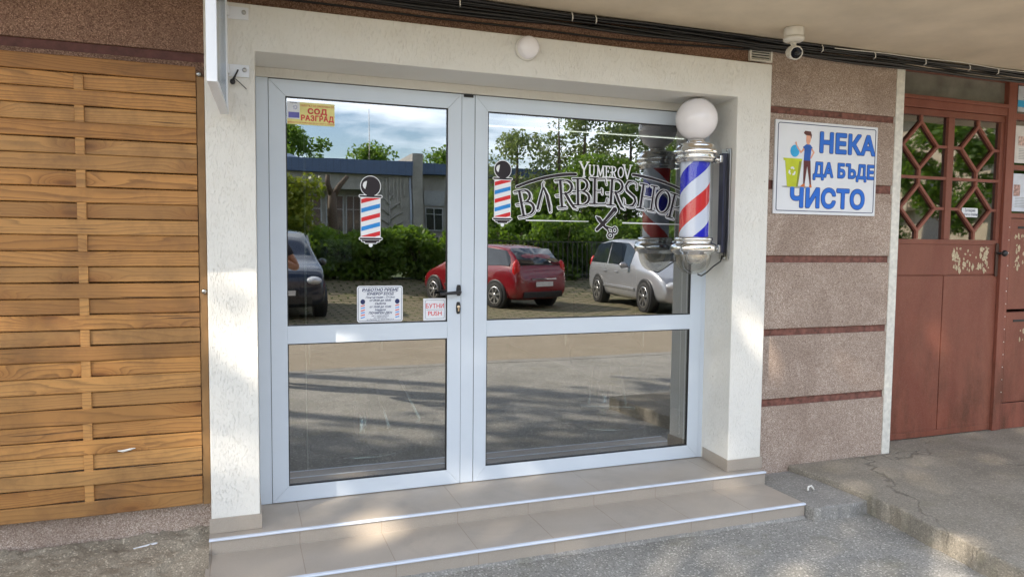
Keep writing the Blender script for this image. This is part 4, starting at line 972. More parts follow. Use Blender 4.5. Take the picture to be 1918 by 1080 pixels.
# glue remains of torn notices
def peel(par, x0, x1, z0, z1, n, seed, y, ox):
    r = random.Random(seed); m = MB()
    for k in range(n):
        x = r.uniform(x0, x1); z = r.uniform(z0, z1); s = r.uniform(.004, .016); t = r.uniform(.6, 2.6); P_ = []
        for q in range(7): a = 2*math.pi*q/7; P_.append((x+s*r.uniform(.4, 1.1)*math.cos(a), z+s*t*r.uniform(.4, 1.1)*math.sin(a)))
        m.prism(P_, y-.0002*k*.05-.0004, y)
    m.v = [(a-ox[0], b-ox[1], c-ox[2]) for a, b, c in m.v]
    return m.build('torn_notice_residue', plain('old_glue_paper', (.48, .40, .27), .8, var=.4, sc=60), par)
for z_ in ((4.72, 4.80, 1.17, 1.34, 34, 1), (4.98, 5.08, 1.17, 1.35, 40, 2), (4.78, 5.00, 1.18, 1.33, 16, 3), (4.70, 5.09, 1.16, 1.345, 14, 4)):
    peel(rd, *z_, .0036-.0004*z_[5], rl)

# side panel with letter boxes, right of the door
sp = empty('letterbox_panel', (5.8, 0, -.04), 'red steel letterbox panel with notices right of the diamond glazed door', 'panel')
def ws(m, name, mat, **k): return wch(m, name, mat, sp, **k)
m = MB(); m.box(5.256, 5.285, -.015, .06, -.038, 2.574); m.box(6.26, 6.30, -.015, .06, -.038, 2.574); m.box(5.285, 6.26, -.010, .06, 2.300, 2.345); m.box(5.285, 6.26, -.010, .06, 2.56, 2.574); m.box(5.285, 6.26, -.010, .06, 1.930, 1.965); m.box(5.285, 6.26, -.010, .06, 1.570, 1.606)
ws(m, 'panel_frame', MT['redfr'], bevel=.003)
m = MB(); m.box(5.285, 6.26, .02, .026, 2.345, 2.56); m.box(5.285, 6.26, .02, .026, 1.965, 2.30); m.box(5.285, 6.26, .02, .026, 1.606, 1.93); ws(m, 'glass_pane', MT['glass_old'])
for i, (a, b) in enumerate(((.878, 1.568), (.165, .862))):
    for xx in (5.289, 5.78):
        m = MB(); m.box(xx, xx+.480, -.012, .05, a+.003, b-.003); bx_ = ws(m, 'letterbox_door', MT['red'], bevel=.003)
        m = MB(); m.box(xx+.075, xx+.33, -.0145, -.0115, b-.078, b-.060); m.v = [(p-5.8, q, r_+.04) for p, q, r_ in m.v]; m.build('letter_slot', MT['gasket'], bx_)
m = MB(); m.box(5.286, 6.26, -.008, .05, -.038, .160); ws(m, 'base_plate', MT['redfr'], bevel=.002)
for k in range(14): m = MB(); m.sphere((5.268, -.017, 1.50-k*.096), .0042, 8, 5, (1, .5, 1)); ws(m, 'rivet', MT['whitepl'])
peel(sp, 5.33, 5.48, 1.18, 1.44, 30, 8, -.0125, sp.location); peel(sp, 5.42, 5.55, .60, .72, 10, 9, -.0127, sp.location)
for i, (x0, x1, z0, z1, c, lb) in enumerate(((5.335, 5.55, 2.365, 2.555, (.55, .6, .66), 'pale blue notice behind the top pane right of the red door'), (5.320, 5.55, 1.985, 2.262, (.66, .64, .62), 'white notice with faint print in the middle pane right of the red door'), (5.305, 5.55, 1.622, 1.905, (.62, .66, .74), 'white poster with a small picture in the lower pane right of the red door'))):
    e_ = empty('paper_notice', ((x0+x1)/2, .018, (z0+z1)/2), lb, 'notice', 'notices in the panes beside the red door')
    m = MB(); m.box(x0, x1, .0165, .0185, z0, z1); wch(m, 'sheet', plain('paper%d' % i, c, .6), e_)
    m = MB(); 
    for k in range(7): m.box(x0+.05, x1-.02, .0155, .0163, z0+.03+k*.012, z0+.034+k*.012)
    wch(m, 'printed_lines', gr, e_)
    m = MB()
    if i == 0: m.box(x0, x1, .0150, .0160, z0+.035, z0+.085); wch(m, 'blue_band', skyb, e_)
    elif i == 2: m.box(x0+.03, x0+.10, .0150, .0160, z0+.115, z0+.20); wch(m, 'printed_picture', plain('printed_pic', (.40, .25, .22), .6, var=.8, sc=60), e_)
    else: m.box(x0+.04, x0+.12, .0150, .0160, z0+.13, z0+.20); wch(m, 'printed_picture', plain('printed_pic2', (.55, .40, .36), .6, var=.6, sc=60), e_)

# ------------------------------------------------------------------ INSIDE THE SHOP (seen faintly through the glass)
tl = empty('ceiling_tube_light', (2.17, .85, 2.15), 'long fluorescent tube light glowing inside the shop', 'lamp')
m = MB(); m.tube([(-.80, 0, -.02), (.80, 0, -.02)], .004, 10); m.build('tube', emis('lit_tube', (1, .97, .9), 1.0), tl)
m = MB(); m.box(-.82, .82, -.02, .02, -.012, .02); m.tube([(-.6, 0, .02), (-.6, 0, .35)], .004, 6); m.tube([(.6, 0, .02), (.6, 0, .35)], .004, 6); m.build('housing', MT['steel'], tl)
def barber_chair(x, y, rz, label):
    c = empty('barber_chair', (x, y, 0), label, 'chair', 'barber chairs inside the shop', rz)
    m = MB(); m.lathe([(0, 0), (.33, 0), (.33, .015), (.30, .03), (.08, .05), (.06, .06)]); m.build('base_plate', MT['chrome'], c)
    m = MB(); m.lathe([(.055, .05), (.055, .30), (.04, .30), (.04, .46), (0, .46)]); m.build('column', MT['chrome'], c)
    m = MB(); m.box(-.27, .27, -.27, .27, .46, .60); m.build('seat', plain('black_leather', (.02, .02, .022), .35), c, bevel=.04, seg=3)
    m = MB(); m.box(-.25, .25, .24, .36, .62, 1.15); m.build('backrest', plain('black_leather_back', (.02, .02, .022), .35), c, bevel=.04, seg=3)
    m = MB(); m.box(-.13, .13, .26, .35, 1.20, 1.36); m.tube([(0, .3, 1.12), (0, .3, 1.22)], .015, 8); m.build('headrest', plain('grey_headrest', (.32, .33, .36), .4), c, bevel=.03, seg=3)
    for s in (-1, 1):
        m = MB(); m.box(s*.30-.035, s*.30+.035, -.22, .22, .76, .80); m.tube([(s*.3, .15, .55), (s*.3, .15, .77)], .014, 8); m.build('armrest', MT['chrome'], c, bevel=.012)
    m = MB(); m.tube([(-.10, -.26, .46), (-.13, -.42, .22)], .014, 8); m.tube([(.10, -.26, .46), (.13, -.42, .22)], .014, 8); m.box(-.19, .19, -.50, -.38, .20, .225); m.build('footrest', MT['chrome'], c, bevel=.004)
    return c
barber_chair(.60, .95, R(30), 'chrome and black barber chair behind the left door glass')
barber_chair(2.45, 1.05, R(-25), 'chrome and black barber chair behind the right door glass')
for x, lb in ((.172, 'thin white blind cord hanging behind the left door glass'), (2.462, 'thin white blind cord hanging behind the right door glass')):
    m = MB(); m.tube([(x, .07, 2.1), (x+.001, .07, 1.2), (x+.003, .07, .6), (x+.007, .07, .14)], .0017, 5); m.tube([(x+.006, .07, 2.1), (x+.007, .07, 1.0), (x+.004, .07, .55), (x+.012, .07, .14)], .0014, 5); tag(m.build('blind_cord', MT['whitepl']), lb, 'cord', 'blind cords')

# ================================================================== THE STREET BEHIND THE VIEWER (mirrored in the glass)
def gz_(y): # ground height of the parking apron
    return -.160
# ---- cars
carglass = MT['carglass'] = plain('car_window', (.012, .016, .022), .06, 0, .9)
tyre = plain('tyre_rubber', (.02, .02, .02), .8); rimm = plain('alloy_rim', (.55, .55, .56), .3, .9)
def paint(name, c, metal=.0, rough=.25):
    m = N(name); m.base(c, rough, metal, .5); m.b.inputs['Coat Weight'].default_value = .8; m.b.inputs['Coat Roughness'].default_value = .05; return m.m
def car(name, label, pos, fwd, Lh, W_, st, wheels, pm, wr_=.31, plate=None, tail=True, cab=(2, 6)):
    ang = math.atan2(fwd[1], fwd[0]); pitch_c = 0
    e = empty(name, pos, label, 'car', None, ang)
    # stand on the apron
    n = Vector((0, 0, 1)); f = Vector((fwd[0], fwd[1], 0)); f = (f-n*f.dot(n)).normalized(); l = n.cross(f)
    e.rotation_euler = Matrix((f, l, n)).transposed().to_euler()
    hw = W_/2; rings = []
    def prof(s):
        x, zb, zbelt, zt, wf = s; w = hw*wf; cabin = zt-zbelt > .16; wt = w*(.80 if cabin else .93)
        return [(0, zb), (w*.82, zb), (w*.97, zb+.10), (w, (zb+zbelt)*.5), (w*.985, zbelt-.06), (w*.95, zbelt), (wt, zt-.05 if cabin else zt-.015), (wt*.86, zt-.005), (0, zt+.012)]
    vs = []; fs = []; np_ = 9; n2 = 2*np_-2
    for s in st:
        p = prof(s); full = [(y, z) for y, z in p]+[(-y, z) for y, z in p[-2:0:-1]]
        vs += [(s[0], y, z) for y, z in full]
    for i in range(len(st)-1):
        for k in range(n2): fs.append((i*n2+k, i*n2+(k+1) % n2, (i+1)*n2+(k+1) % n2, (i+1)*n2+k))
    fs.append(tuple(range(n2))); fs.append(tuple((len(st)-1)*n2+k for k in reversed(range(n2))))
    m = MB(); m.add(vs, fs, True); b = m.build('body', pm, e); sb = b.modifiers.new('s', 'SUBSURF'); sb.levels = 1; sb.render_levels = 2
    def pt(s, k, o): # point on ring edge k..k+1, offset outwards
        p = prof(s)[k]; return p
    # side windows
    for sgn in (-1, 1):
        mid = (cab[0]+cab[1])//2
        for a, c in ((cab[0], mid), (mid, cab[1])):
            m = MB(); q = []
            for i in range(a, c+1):
                s = st[i]; p = prof(s); x = s[0]+(.05 if i == a else -.05 if i == c else 0)
                lo = (p[5][0]+.000, p[5][1]+.03); hi = (p[6][0]+.012, p[6][1]-.045)
                if hi[1] < lo[1]+.02: hi = (lo[0], lo[1]+.02)
                q += [(x, sgn*(lo[0]+.004), lo[1]), (x, sgn*(hi[0]+.008), hi[1]), (x, sgn*(lo[0]-.03), lo[1]), (x, sgn*(hi[0]-.03), hi[1])]
            n_ = c-a+1; f = []
            for i in range(n_-1):
                A = 4*i; B = 4*(i+1); f += [(A, B, B+1, A+1), (A+2, A+3, B+3, B+2), (A, A+2, B+2, B), (A+1, B+1, B+3, A+3)]
            f += [(0, 1, 3, 2), (4*(n_-1), 4*(n_-1)+2, 4*(n_-1)+3, 4*(n_-1)+1)]
            m.add(q, f); m.build('side_window', carglass, e)
    # windscreen and rear screen
    for nm, i0, i1, d in (('rear_window', cab[0]-1, cab[0]+1, -1), ('windscreen', cab[1]+1, cab[1]-1, 1)):
        A, B = st[i0], st[i1]; pa, pb = prof(A), prof(B)
        def lp(t): 
            x = A[0]+(B[0]-A[0])*t; z = A[3]+(B[3]-A[3])*t; w_ = (pa[7][0]*.98+(pb[7][0]*1.02-pa[7][0]*.98)*t); return x, z, w_
        m = MB(); x0, z0, w0 = lp(.12); x1, z1, w1 = lp(.86); o = .035
        nx, nz_ = (z1-z0)*-d*-1, abs(x1-x0); ln = math.hypot(z1-z0, x1-x0); ox = d*abs(z1-z0)/ln*o; oz = abs(x1-x0)/ln*o
        m.add([(x0+ox, -w0, z0+oz), (x0+ox, w0, z0+oz), (x1+ox, w1, z1+oz), (x1+ox, -w1, z1+oz), (x0+ox*1.3, 0, z0+oz*1.3), (x1+ox*1.3, 0, z1+oz*1.3), (x0-ox, -w0, z0-oz), (x0-ox, w0, z0-oz), (x1-ox, w1, z1-oz), (x1-ox, -w1, z1-oz)],
              [(0, 4, 5, 3), (4, 1, 2, 5), (6, 9, 8, 7), (0, 3, 9, 6), (1, 7, 8, 2), (2, 8, 9, 3, 5), (0, 6, 7, 1, 4)], True); m.build(nm, carglass, e)
    for x in wheels:
        for s in (-1, 1):
            y = s*hw
            ar = MB(); ar.lathe([(0, y-s*.20), (wr_+.06, y-s*.20), (wr_+.06, y+s*.006), (wr_+.035, y+s*.010), (0, y+s*.010)], (x, 0, wr_+.02), 'y', 28); ar.build('wheel_arch', MT['gasket'], e)
            wh = MB(); wh.lathe([(wr_*.68, y+s*.022), (wr_*.72, y+s*.028), (wr_*.96, y+s*.026), (wr_, y+s*.008), (wr_, y-s*.18), (wr_*.6, y-s*.18)], (x, 0, wr_), 'y', 30); wo = wh.build('wheel', tyre, e)
            r_ = MB(); r_.lathe([(0, y+s*.030), (wr_*.16, y+s*.030), (wr_*.18, y+s*.022)], (x, 0, wr_), 'y', 20); r_.lathe([(wr_*.62, y+s*.024), (wr_*.70, y+s*.030), (wr_*.70, y+s*.012)], (x, 0, wr_), 'y', 30)
            for k in range(7):
                a = 2*math.pi*k/7+.2; ca, sa = math.cos(a), math.sin(a)
                P4 = [(x+ca*wr_*.1-sa*wr_*.05, wr_+sa*wr_*.1+ca*wr_*.05), (x+ca*wr_*.66-sa*wr_*.09, wr_+sa*wr_*.66+ca*wr_*.09), (x+ca*wr_*.66+sa*wr_*.09, wr_+sa*wr_*.66-ca*wr_*.09), (x+ca*wr_*.1+sa*wr_*.05, wr_+sa*wr_*.1-ca*wr_*.05)]
                r_.prism(P4, min(y+s*.012, y+s*.026), max(y+s*.012, y+s*.026))
            r_.build('rim', rimm, wo)
    fx, rx = st[-1], st[0]; F_ = st[-2]; 
    head = plain('headlight_lens', (.6, .62, .65), .1, .3)
    for s in (-1, 1):
        m = MB(); m.sphere((F_[0]-.06, s*hw*F_[4]*.74, F_[2]-.075), .17, 16, 10, (1.05, .95, .52)); m.build('headlight', head, e)
        zt = st[1][2]
        m = MB()
        if tail: m.sphere((st[1][0]+.10, s*hw*st[1][4]*.88, zt+.02), .12, 14, 10, (.8, .8, 2.0))
        else: m.sphere((st[1][0]+.06, s*hw*st[1][4]*.84, zt-.1), .13, 14, 10, (.7, 1, .8))
        m.build('tail_light', plain('tail_light_red', (.5, .01, .01), .12), e)
        xm = st[cab[1]][0]-.12; m = MB(); m.sphere((xm, s*(hw+.08), st[cab[1]][2]+.05), .1, 14, 8, (.55, 1, .75)); m.tube([(xm, s*(hw-.06), st[cab[1]][2]+.0), (xm, s*(hw+.04), st[cab[1]][2]+.03)], .02, 6); m.build('wing_mirror', pm, e)
        for xx in (st[cab[0]][0]*.3-.25, st[cab[1]][0]-.75):
            m = MB(); m.box(xx-.09, xx+.09, s*(hw*1.0)-.012, s*(hw*1.0)+.016, .80*st[4][2]+.02, .80*st[4][2]+.05); m.build('door_handle', pm, e, bevel=.006)
        m = MB(); m.box(-Lh*.42, Lh*.40, s*hw-.01, s*hw+.014, .44, .50); m.build('rub_strip', MT['black'] if name != 'silver_minivan' else pm, e, bevel=.006)
    m = MB(); m.box(fx[0]-.16, fx[0]+.028, -hw*.62, hw*.62, fx[1]+.02, fx[1]+.16); m.box(fx[0]-.10, fx[0]+.022, -hw*.36, hw*.36, fx[2]-.14, fx[2]-.03); m.build('front_grille', MT['black'], e, bevel=.01)
    m = MB(); m.box(rx[0]-.012, rx[0]+.2, -hw*.72, hw*.72, rx[1]-.04, rx[1]+.10); m.build('rear_bumper_strip', MT['black'], e, bevel=.01)
    pl = plain('number_plate', (.62, .64, .66), .4)
    m = MB(); m.box(fx[0]+.029, fx[0]+.036, -.26, .26, fx[1]+.19, fx[1]+.29); m.build('number_plate', pl, e)
    zp = (st[0][1]+st[0][2])/2+.08; m = MB(); m.box(rx[0]-.030, rx[0]-.022, -.26, .26, zp-.02, zp+.09); m.box(rx[0]-.022, rx[0]+.05, -.24, .24, zp, zp+.07); m.build('number_plate', pl, e)
    m = MB(); m.box(rx[0]-.014, rx[0]+.1, -.38, .38, zp+.14, zp+.165); m.build('chrome_strip', MT['chrome'], e)
    return e
hatch = [(-2.0, .30, .62, .66, .86), (-1.93, .22, .86, .93, .95), (-1.72, .18, .95, 1.22, .99), (-1.42, .18, .96, 1.42, 1), (-.70, .17, .95, 1.475, 1), (.15, .17, .93, 1.44, 1), (.50, .17, .92, 1.30, 1), (1.02, .18, .90, .95, .99), (1.55, .19, .80, .83, .96), (1.88, .22, .66, .68, .88), (2.0, .28, .52, .54, .78)]
mpv = [(-2.22, .32, .72, .78, .86), (-2.16, .24, .95, 1.05, .95), (-2.02, .2, 1.02, 1.40, .99), (-1.70, .19, 1.02, 1.58, 1), (-.8, .18, 1.0, 1.65, 1), (.15, .18, .98, 1.62, 1), (.60, .18, .97, 1.46, 1), (1.35, .18, .95, 1.02, .99), (1.85, .2, .86, .90, .95), (2.16, .22, .68, .70, .86), (2.26, .28, .52, .54, .74)]
van = [(-2.1, .32, .85, .9, .9), (-2.06, .26, 1.0, 1.2, .97), (-1.95, .22, 1.05, 1.6, 1), (-1.6, .2, 1.05, 1.72, 1), (-.7, .2, 1.04, 1.76, 1), (.2, .2, 1.02, 1.72, 1), (.65, .2, 1.02, 1.52, 1), (1.15, .2, 1.02, 1.10, .99), (1.7, .2, .98, 1.02, .97), (2.0, .22, .82, .85, .92), (2.08, .28, .6, .62, .84)]
fr = Vector((-.33, -.944, 0)).normalized(); lr = Vector((-fr.y, fr.x, 0))
# red hatchback: rear towards the shop
rear_mid = Vector((6.36, -11.45, 0)); pc = rear_mid+fr*2.0
car('red_hatchback', 'red hatchback parked tail to the shop beside the hedge, mirrored in the doors', (pc.x, pc.y, gz_(pc.y)), fr, 2.0, 1.63, hatch, (-1.25, 1.27), paint('red_car_paint', (.20, .006, .012)), .30)
fs_ = Vector((-.103, .995, 0)).normalized(); ls_ = Vector((-fs_.y, fs_.x, 0))
pc = Vector((8.20, -10.15, 0))-fs_*1.42-ls_*.90
car('silver_minivan', 'silver people carrier parked nose to the shop, mirrored in the right door', (pc.x, pc.y, gz_(pc.y)), fs_, 2.2, 1.80, mpv, (-1.33, 1.42), paint('silver_car_paint', (.38, .39, .42), .45, .3), .33)
fb = Vector((.04, 1, 0)).normalized()
car('black_van', 'dark family car facing the shop, mirrored at the left edge of the doors', (.50, -12.45, gz_(-12.45)), fb, 2.1, 1.78, van, (-1.3, 1.32), paint('dark_blue_car_paint', (.012, .018, .035), .2), .32)

# ---- foliage
def leaf_cloud(cs, n, size, seed, flat=.6):
    """cs: (x,y,z,r) clumps. returns verts, faces of n leaf diamonds"""
    g = np.random.default_rng(seed); C_ = np.array(cs); wgt = C_[:, 3]**2; idx = g.choice(len(C_), n, p=wgt/wgt.sum())
    d = g.normal(size=(n, 3)); d /= np.linalg.norm(d, axis=1)[:, None]; rr = g.random(n)**.45
    p = C_[idx, :3]+d*(rr*C_[idx, 3])[:, None]*np.array([1, 1, .85])
    a = g.normal(size=(n, 3)); a /= np.linalg.norm(a, axis=1)[:, None]; b = np.cross(a, g.normal(size=(n, 3))); b /= np.linalg.norm(b, axis=1)[:, None]
    s = size*(.6+.8*g.random(n))[:, None]
    v = np.stack([p-a*s, p+b*s*flat, p+a*s, p-b*s*flat], 1).reshape(-1, 3)
    f = np.arange(4*n).reshape(n, 4); return v, f
def leaf_obj(name, cs, n, size, seed, mat, parent):
    v, f = leaf_cloud(cs, n, size, seed); me = bpy.data.meshes.new(name)
    me.vertices.add(len(v)); me.vertices.foreach_set('co', v.astype(np.float32).ravel()); me.loops.add(f.size); me.loops.foreach_set('vertex_index', f.astype(np.int32).ravel())
    me.polygons.add(len(f)); me.polygons.foreach_set('loop_start', np.arange(0, f.size, 4, dtype=np.int32)); me.polygons.foreach_set('loop_total', np.full(len(f), 4, np.int32)); me.update(); me.validate()
    me.materials.append(mat); o = bpy.data.objects.new(name, me); col.objects.link(o); o.parent = parent; return o
def tree(name, label, pos, h, cr, n, size, seed, mat, group=None, trunk=.14, low=.35, limbs=12, clump=.5, narrow=1, cat='tree', lean=0):
    e = empty(name, pos, label, cat, group); r = random.Random(seed); cs = []
    m = MB(); m.tube([(0, 0, 0), (lean*.2, .03, h*.25), (lean*.5, -.04, h*.5), (lean*.8, .02, h*.75), (lean, 0, h*.95)], [trunk, trunk*.8, trunk*.6, trunk*.35, trunk*.1], 8)
    for k in range(limbs):
        t = low+(1-low)*(k+.5)/limbs; a = k*2.4+r.uniform(-.4, .4); z = h*t*.92; ln = cr*math.sin(math.pi*min(1, (t-low)/(1-low)*.85+.18))**.6*r.uniform(.6, 1.1)*narrow
        x0 = lean*t; tip = (x0+math.cos(a)*ln, math.sin(a)*ln, z+ln*r.uniform(.35, .8))
        mid = (x0+math.cos(a)*ln*.5, math.sin(a)*ln*.5, z+ln*.2)
        m.tube([(x0, 0, z-.1), mid, tip], [trunk*.35*(1.1-t), trunk*.22*(1.1-t), .008], 5)
        for q in range(3):
            u = (.55, .85, 1.05)[q]; cs.append((x0+math.cos(a)*ln*u+r.uniform(-.3, .3)*clump, math.sin(a)*ln*u+r.uniform(-.3, .3)*clump, z+ln*.6*u+r.uniform(-.3, .3)*clump, clump*r.uniform(.55, 1.25)))
    m.build('trunk', MT['bark'], e)
    if n: leaf_obj('crown', cs, n, size, seed, mat, e)
    return e
# shade trees at the street's left, between the sun and the shop front
SH_ = [(-8.4, -9.3, 12.7, 2.0), (-5.9, -9.4, 12.2, 1.9), (-13.5, -9.4, 11.7, 1.9), (-10.8, -9.3, 12.7, 1.9)]
for i, (x, y, h, cr) in enumerate(SH_):
    tree('street_tree', ['tall leafy street tree left of the storefront, second nearest to the doors', 'tall leafy street tree left of the storefront, nearest to the doors', 'tall leafy street tree left of the storefront, farthest from the doors', 'tall leafy street tree left of the storefront, third nearest to the doors'][i], (x, y, -.17), h, cr, (2700, 2900, 4800, 3500)[i], .10, 20+i, MT['leaf'], 'trees along the street', .20, .69, 16, .75)
# hedge bushes along the parking lot
hb = [(-.6, .95, 1.35), (.9, .95, 1.3), (2.35, .95, 1.25), (3.6, 1.0, 1.35), (4.9, 1.05, 1.55), (6.3, .95, 1.35), (7.7, 1.0, 1.6), (9.3, 1.05, 1.85), (10.9, 1.1, 1.9), (12.6, 1.2, 1.9), (14.5, 1.3, 2.0), (16.6, 1.4, 2.1)]
dz = .285
for i, (x, r_, h) in enumerate(hb):
    e = empty('hedge_bush', (x, -17.1, dz), 'green hedge bush behind the parking lot, number %s along the row' % 'one two three four five six seven eight nine ten eleven twelve'.split()[i], 'bush', 'hedge bushes behind the parking lot')
    r = random.Random(50+i); cs = []
    for k in range(40): 
        a = r.uniform(0, 2*math.pi); q = r.random()**.5*r_; cs.append((math.cos(a)*q, math.sin(a)*q*.75, r.uniform(.05, .95)*(h+.25)*(1-.25*(q/r_)), r.uniform(.22, .42)))
    leaf_obj('foliage', cs, 7500, .068, 90+i, MT['leaf'], e)
    m = MB(); 
    for k in range(9): a = k*.7; m.tube([(0, 0, 0), (math.cos(a)*r_*.3, math.sin(a)*r_*.3, h*.4), (math.cos(a)*r_*.6, math.sin(a)*r_*.5, h*.85)], [.03, .02, .006], 5)
    m.build('stems', MT['bark'], e)
# dark metal railing in front of the hedge
fc = empty('metal_railing', (9, -16.15, .255), 'dark metal railing between the parking lot and the hedge', 'fence')
m = MB()
for k in range(34): x = -2.6+k*.16; m.box(x-.012, x+.012, -.012, .012, 0, 1.12)
m.build('bars', MT['black'], fc); m = MB(); m.box(-2.7, 2.8, -.02, .02, 1.121, 1.15); m.box(-2.7, 2.8, -.0121, .0121, .12, .15); m.build('rails', MT['black'], fc)
tree('sapling', 'small yellow green tree behind the hedge, mirrored at the left edge of the door', (1.0, -18.3, .29), 3.0, 1.0, 5200, .07, 71, MT['leaf3'], None, .05, .3, 12, .42)
# pollarded trunk
e = empty('pollarded_tree', (2.55, -18.6, .29), 'bare pollarded trunk with stubby limbs standing behind the hedge', 'tree')
m = MB(); m.tube([(0, 0, 0), (.03, 0, .9), (-.08, 0, 1.8), (-.05, 0, 2.5)], [.16, .14, .15, .12], 9); m.tube([(-.06, 0, 2.3), (.15, 0, 2.7), (.38, 0, 3.0)], [.1, .08, .06], 7); m.tube([(-.05, 0, 2.3), (-.2, .1, 2.75), (-.18, .1, 3.0)], [.09, .08, .06], 7); m.build('trunk', MT['bark'], e)
# thicket under the tall trees
for i, (x, y, h) in enumerate([(9.8, -23.5, 3.2), (12.2, -23, 4.4), (14.6, -23.5, 4.9), (17.2, -23, 4.8), (20.4, -23.5, 4.6), (24, -23, 3.8), (28, -23, 3.8)]):
    e = empty('thicket', (x, y, dz), 'tall dark green thicket under the far trees, number %s from the long building' % 'one two three four five six seven'.split()[i], 'bush', 'thickets under the far trees')
    r = random.Random(500+i); cs = [(r.uniform(-1.5, 1.5), r.uniform(-.9, .9), r.uniform(.1, .95)*h*r.uniform(.8, 1.05), r.uniform(.4, .8)) for k in range(46)]
    leaf_obj('foliage', cs, 9500, .085, 600+i, MT['leaf'], e)
    m = MB()
    for k in range(7): a = k*.9; m.tube([(0, 0, 0), (math.cos(a)*.6, math.sin(a)*.4, h*.4), (math.cos(a)*1.2, math.sin(a)*.7, h*.85)], [.05, .03, .01], 5)
    m.build('stems', MT['bark'], e)
# sparse tall trees to the right
for i, (x, y, h, cr, n, s, sd, lb, br) in enumerate([
    (11.6, -27, 6.3, 1.7, 5200, .10, 1, 'pale green poplar beyond the hedge, leftmost of the group right of the building', 0),
    (13.4, -26.5, 7.2, 1.4, 500, .07, 2, 'nearly bare tree with thin upright branches beyond the hedge', 1),
    (15.4, -28, 8.6, 2.1, 8200, .11, 3, 'tallest pale leafy tree beyond the hedge', 0),
    (18.2, -28.5, 8.0, 2.2, 7600, .11, 4, 'broad pale leafy tree beyond the hedge right of the tallest one', 0),
    (21.4, -29, 7.6, 2.4, 7600, .11, 5, 'leafy tree beyond the hedge mirrored behind the barber pole', 0),
    (25.5, -28, 8.2, 2.6, 7000, .12, 6, 'leafy tree beyond the hedge further right along the street', 0)]):
    tree('poplar' if not br else 'bare_tree', lb, (x, y, .29), h, cr, int(n*.75), s*.8, sd+200, MT['leaf2'], 'tall trees beyond the hedge', .15, .12 if not br else .25, 20 if not br else 26, .62 if not br else .35)
for i, (x, y, h, cr, n) in enumerate([(3.2, -47, 9.0, 2.0, 4200), (8.1, -45, 7.6, 1.5, 3000), (13.2, -44, 7.4, 1.6, 3000), (33, -23, 8.2, 3.2, 9000), (38, -21, 7.6, 3, 8000)]):
    tree('tree', ['dark green tree rising behind the flat roof at its left end', 'small round tree rising behind the flat roof beside the mast', 'green tree rising behind the lower roof at its right end', 'dark leafy tree mirrored in the red door glazing, nearer the shop', 'dark leafy tree mirrored in the red door glazing, nearer the apartment block'][i], (x, y, .29), h, cr, n, .13, 300+i, MT['leaf'], None, .18, .45 if i < 3 else .15, 14, .8)
e = empty('mast', (7.3, -41, .29), 'thin antenna mast rising behind the flat roof', 'mast'); m = MB(); m.tube([(0, 0, 0), (0, 0, 9)], [.05, .014], 6); m.build('pole', MT['black'], e); m = MB(); m.box(-.14, .14, -.14, .14, 0, .06); m.build('foot', MT['steel'], e)

# ---- long flat roofed building
lb_ = empty('long_flat_building', (6, -34, .29), 'long grey concrete building with blue grey metal roof edge beyond the hedge', 'building')
conc = mat_concrete('grey_concrete_wall', (.33, .32, .295), (.47, .455, .42), False, .1, (.20, .19, .175))
roofm = N('slate_blue_metal'); v_ = roofm.co(); sxx = roofm.n('SeparateXYZ'); roofm.l(v_, sxx.inputs[0]); rib = roofm.ramp(roofm.math('FRACT', roofm.math('MULTIPLY', sxx.outputs[0], 3)), [(0, 0), (.1, 1), (.9, 1), (1, 0)])
roofm.base(roofm.mix(rib, (.045, .075, .14), (.07, .115, .21)), .45, .2); roofm = roofm.m
def wl_(m, name, mat, **k): return wch(m, name, mat, lb_, **k)
m = MB(); m.box(-14, 6.0, -44, -35.2, .2, 4.9); m.box(-14, 6.0, -35.19, -34.02, 3.95, 4.75); m.box(6.01, 8.4, -43, -34.0, .2, 4.75); m.box(8.401, 8.95, -43, -33.85, .2, 5.88); m.box(8.951, 17, -43, -34.7, .2, 4.9); wl_(m, 'wall', conc)
m = MB(); m.box(-14.2, 8.39, -44.2, -33.7, 4.76, 5.45); m.box(8.96, 17.2, -43.2, -34.3, 4.91, 5.45); m.add([(-14, -33.9, 5.46), (8.3, -33.9, 5.46), (8.3, -39, 5.95), (-14, -39, 5.95)], [(0, 1, 2, 3)]); m.add([(-5, -36, 5.5), (3.4, -36, 5.5), (2.6, -39, 6.2), (-5, -39, 6.2)], [(0, 1, 2, 3)]); wl_(m, 'roof_edge', roofm)
blind = plain('pale_blind', (.34, .36, .38), .7); wing = plain('dark_window', (.02, .025, .035), .08, 0, .8); wfr = plain('window_frame_white', (.4, .42, .45), .5)
for (x0, x1, z0, z1, y) in [(3.0, 3.9, 1.2, 3.7, -35.19), (4.1, 5.0, 1.2, 3.7, -35.19), (5.1, 5.9, 1.2, 3.7, -35.19), (1.0, 2.8, 1.2, 3.7, -35.19), (-1.2, .8, 1.2, 3.7, -35.19), (9.25, 10.25, 1.9, 3.2, -34.69), (11.0, 12.2, 1.9, 3.4, -34.69), (12.6, 13.8, 1.9, 3.4, -34.69), (14.4, 15.8, 1.9, 3.4, -34.69)]:
    m = MB(); mit(m, x0, x1, z0, z1, .06, y, y+.06); m.box((x0+x1)/2-.025, (x0+x1)/2+.025, y, y+.055, z0+.06, z1-.06); m.box(x0+.06, x1-.06, y, y+.05, z0+(z1-z0)*.7, z0+(z1-z0)*.7+.04)
    wo = wl_(m, 'window', wfr); m = MB(); m.box(x0+.055, x1-.055, y, y+.02, z0+.055, z1-.055); l = lb_.location; m.v = [(a-l[0], b-l[1], c-l[2]) for a, b, c in m.v]; m.build('pane', wing, wo)
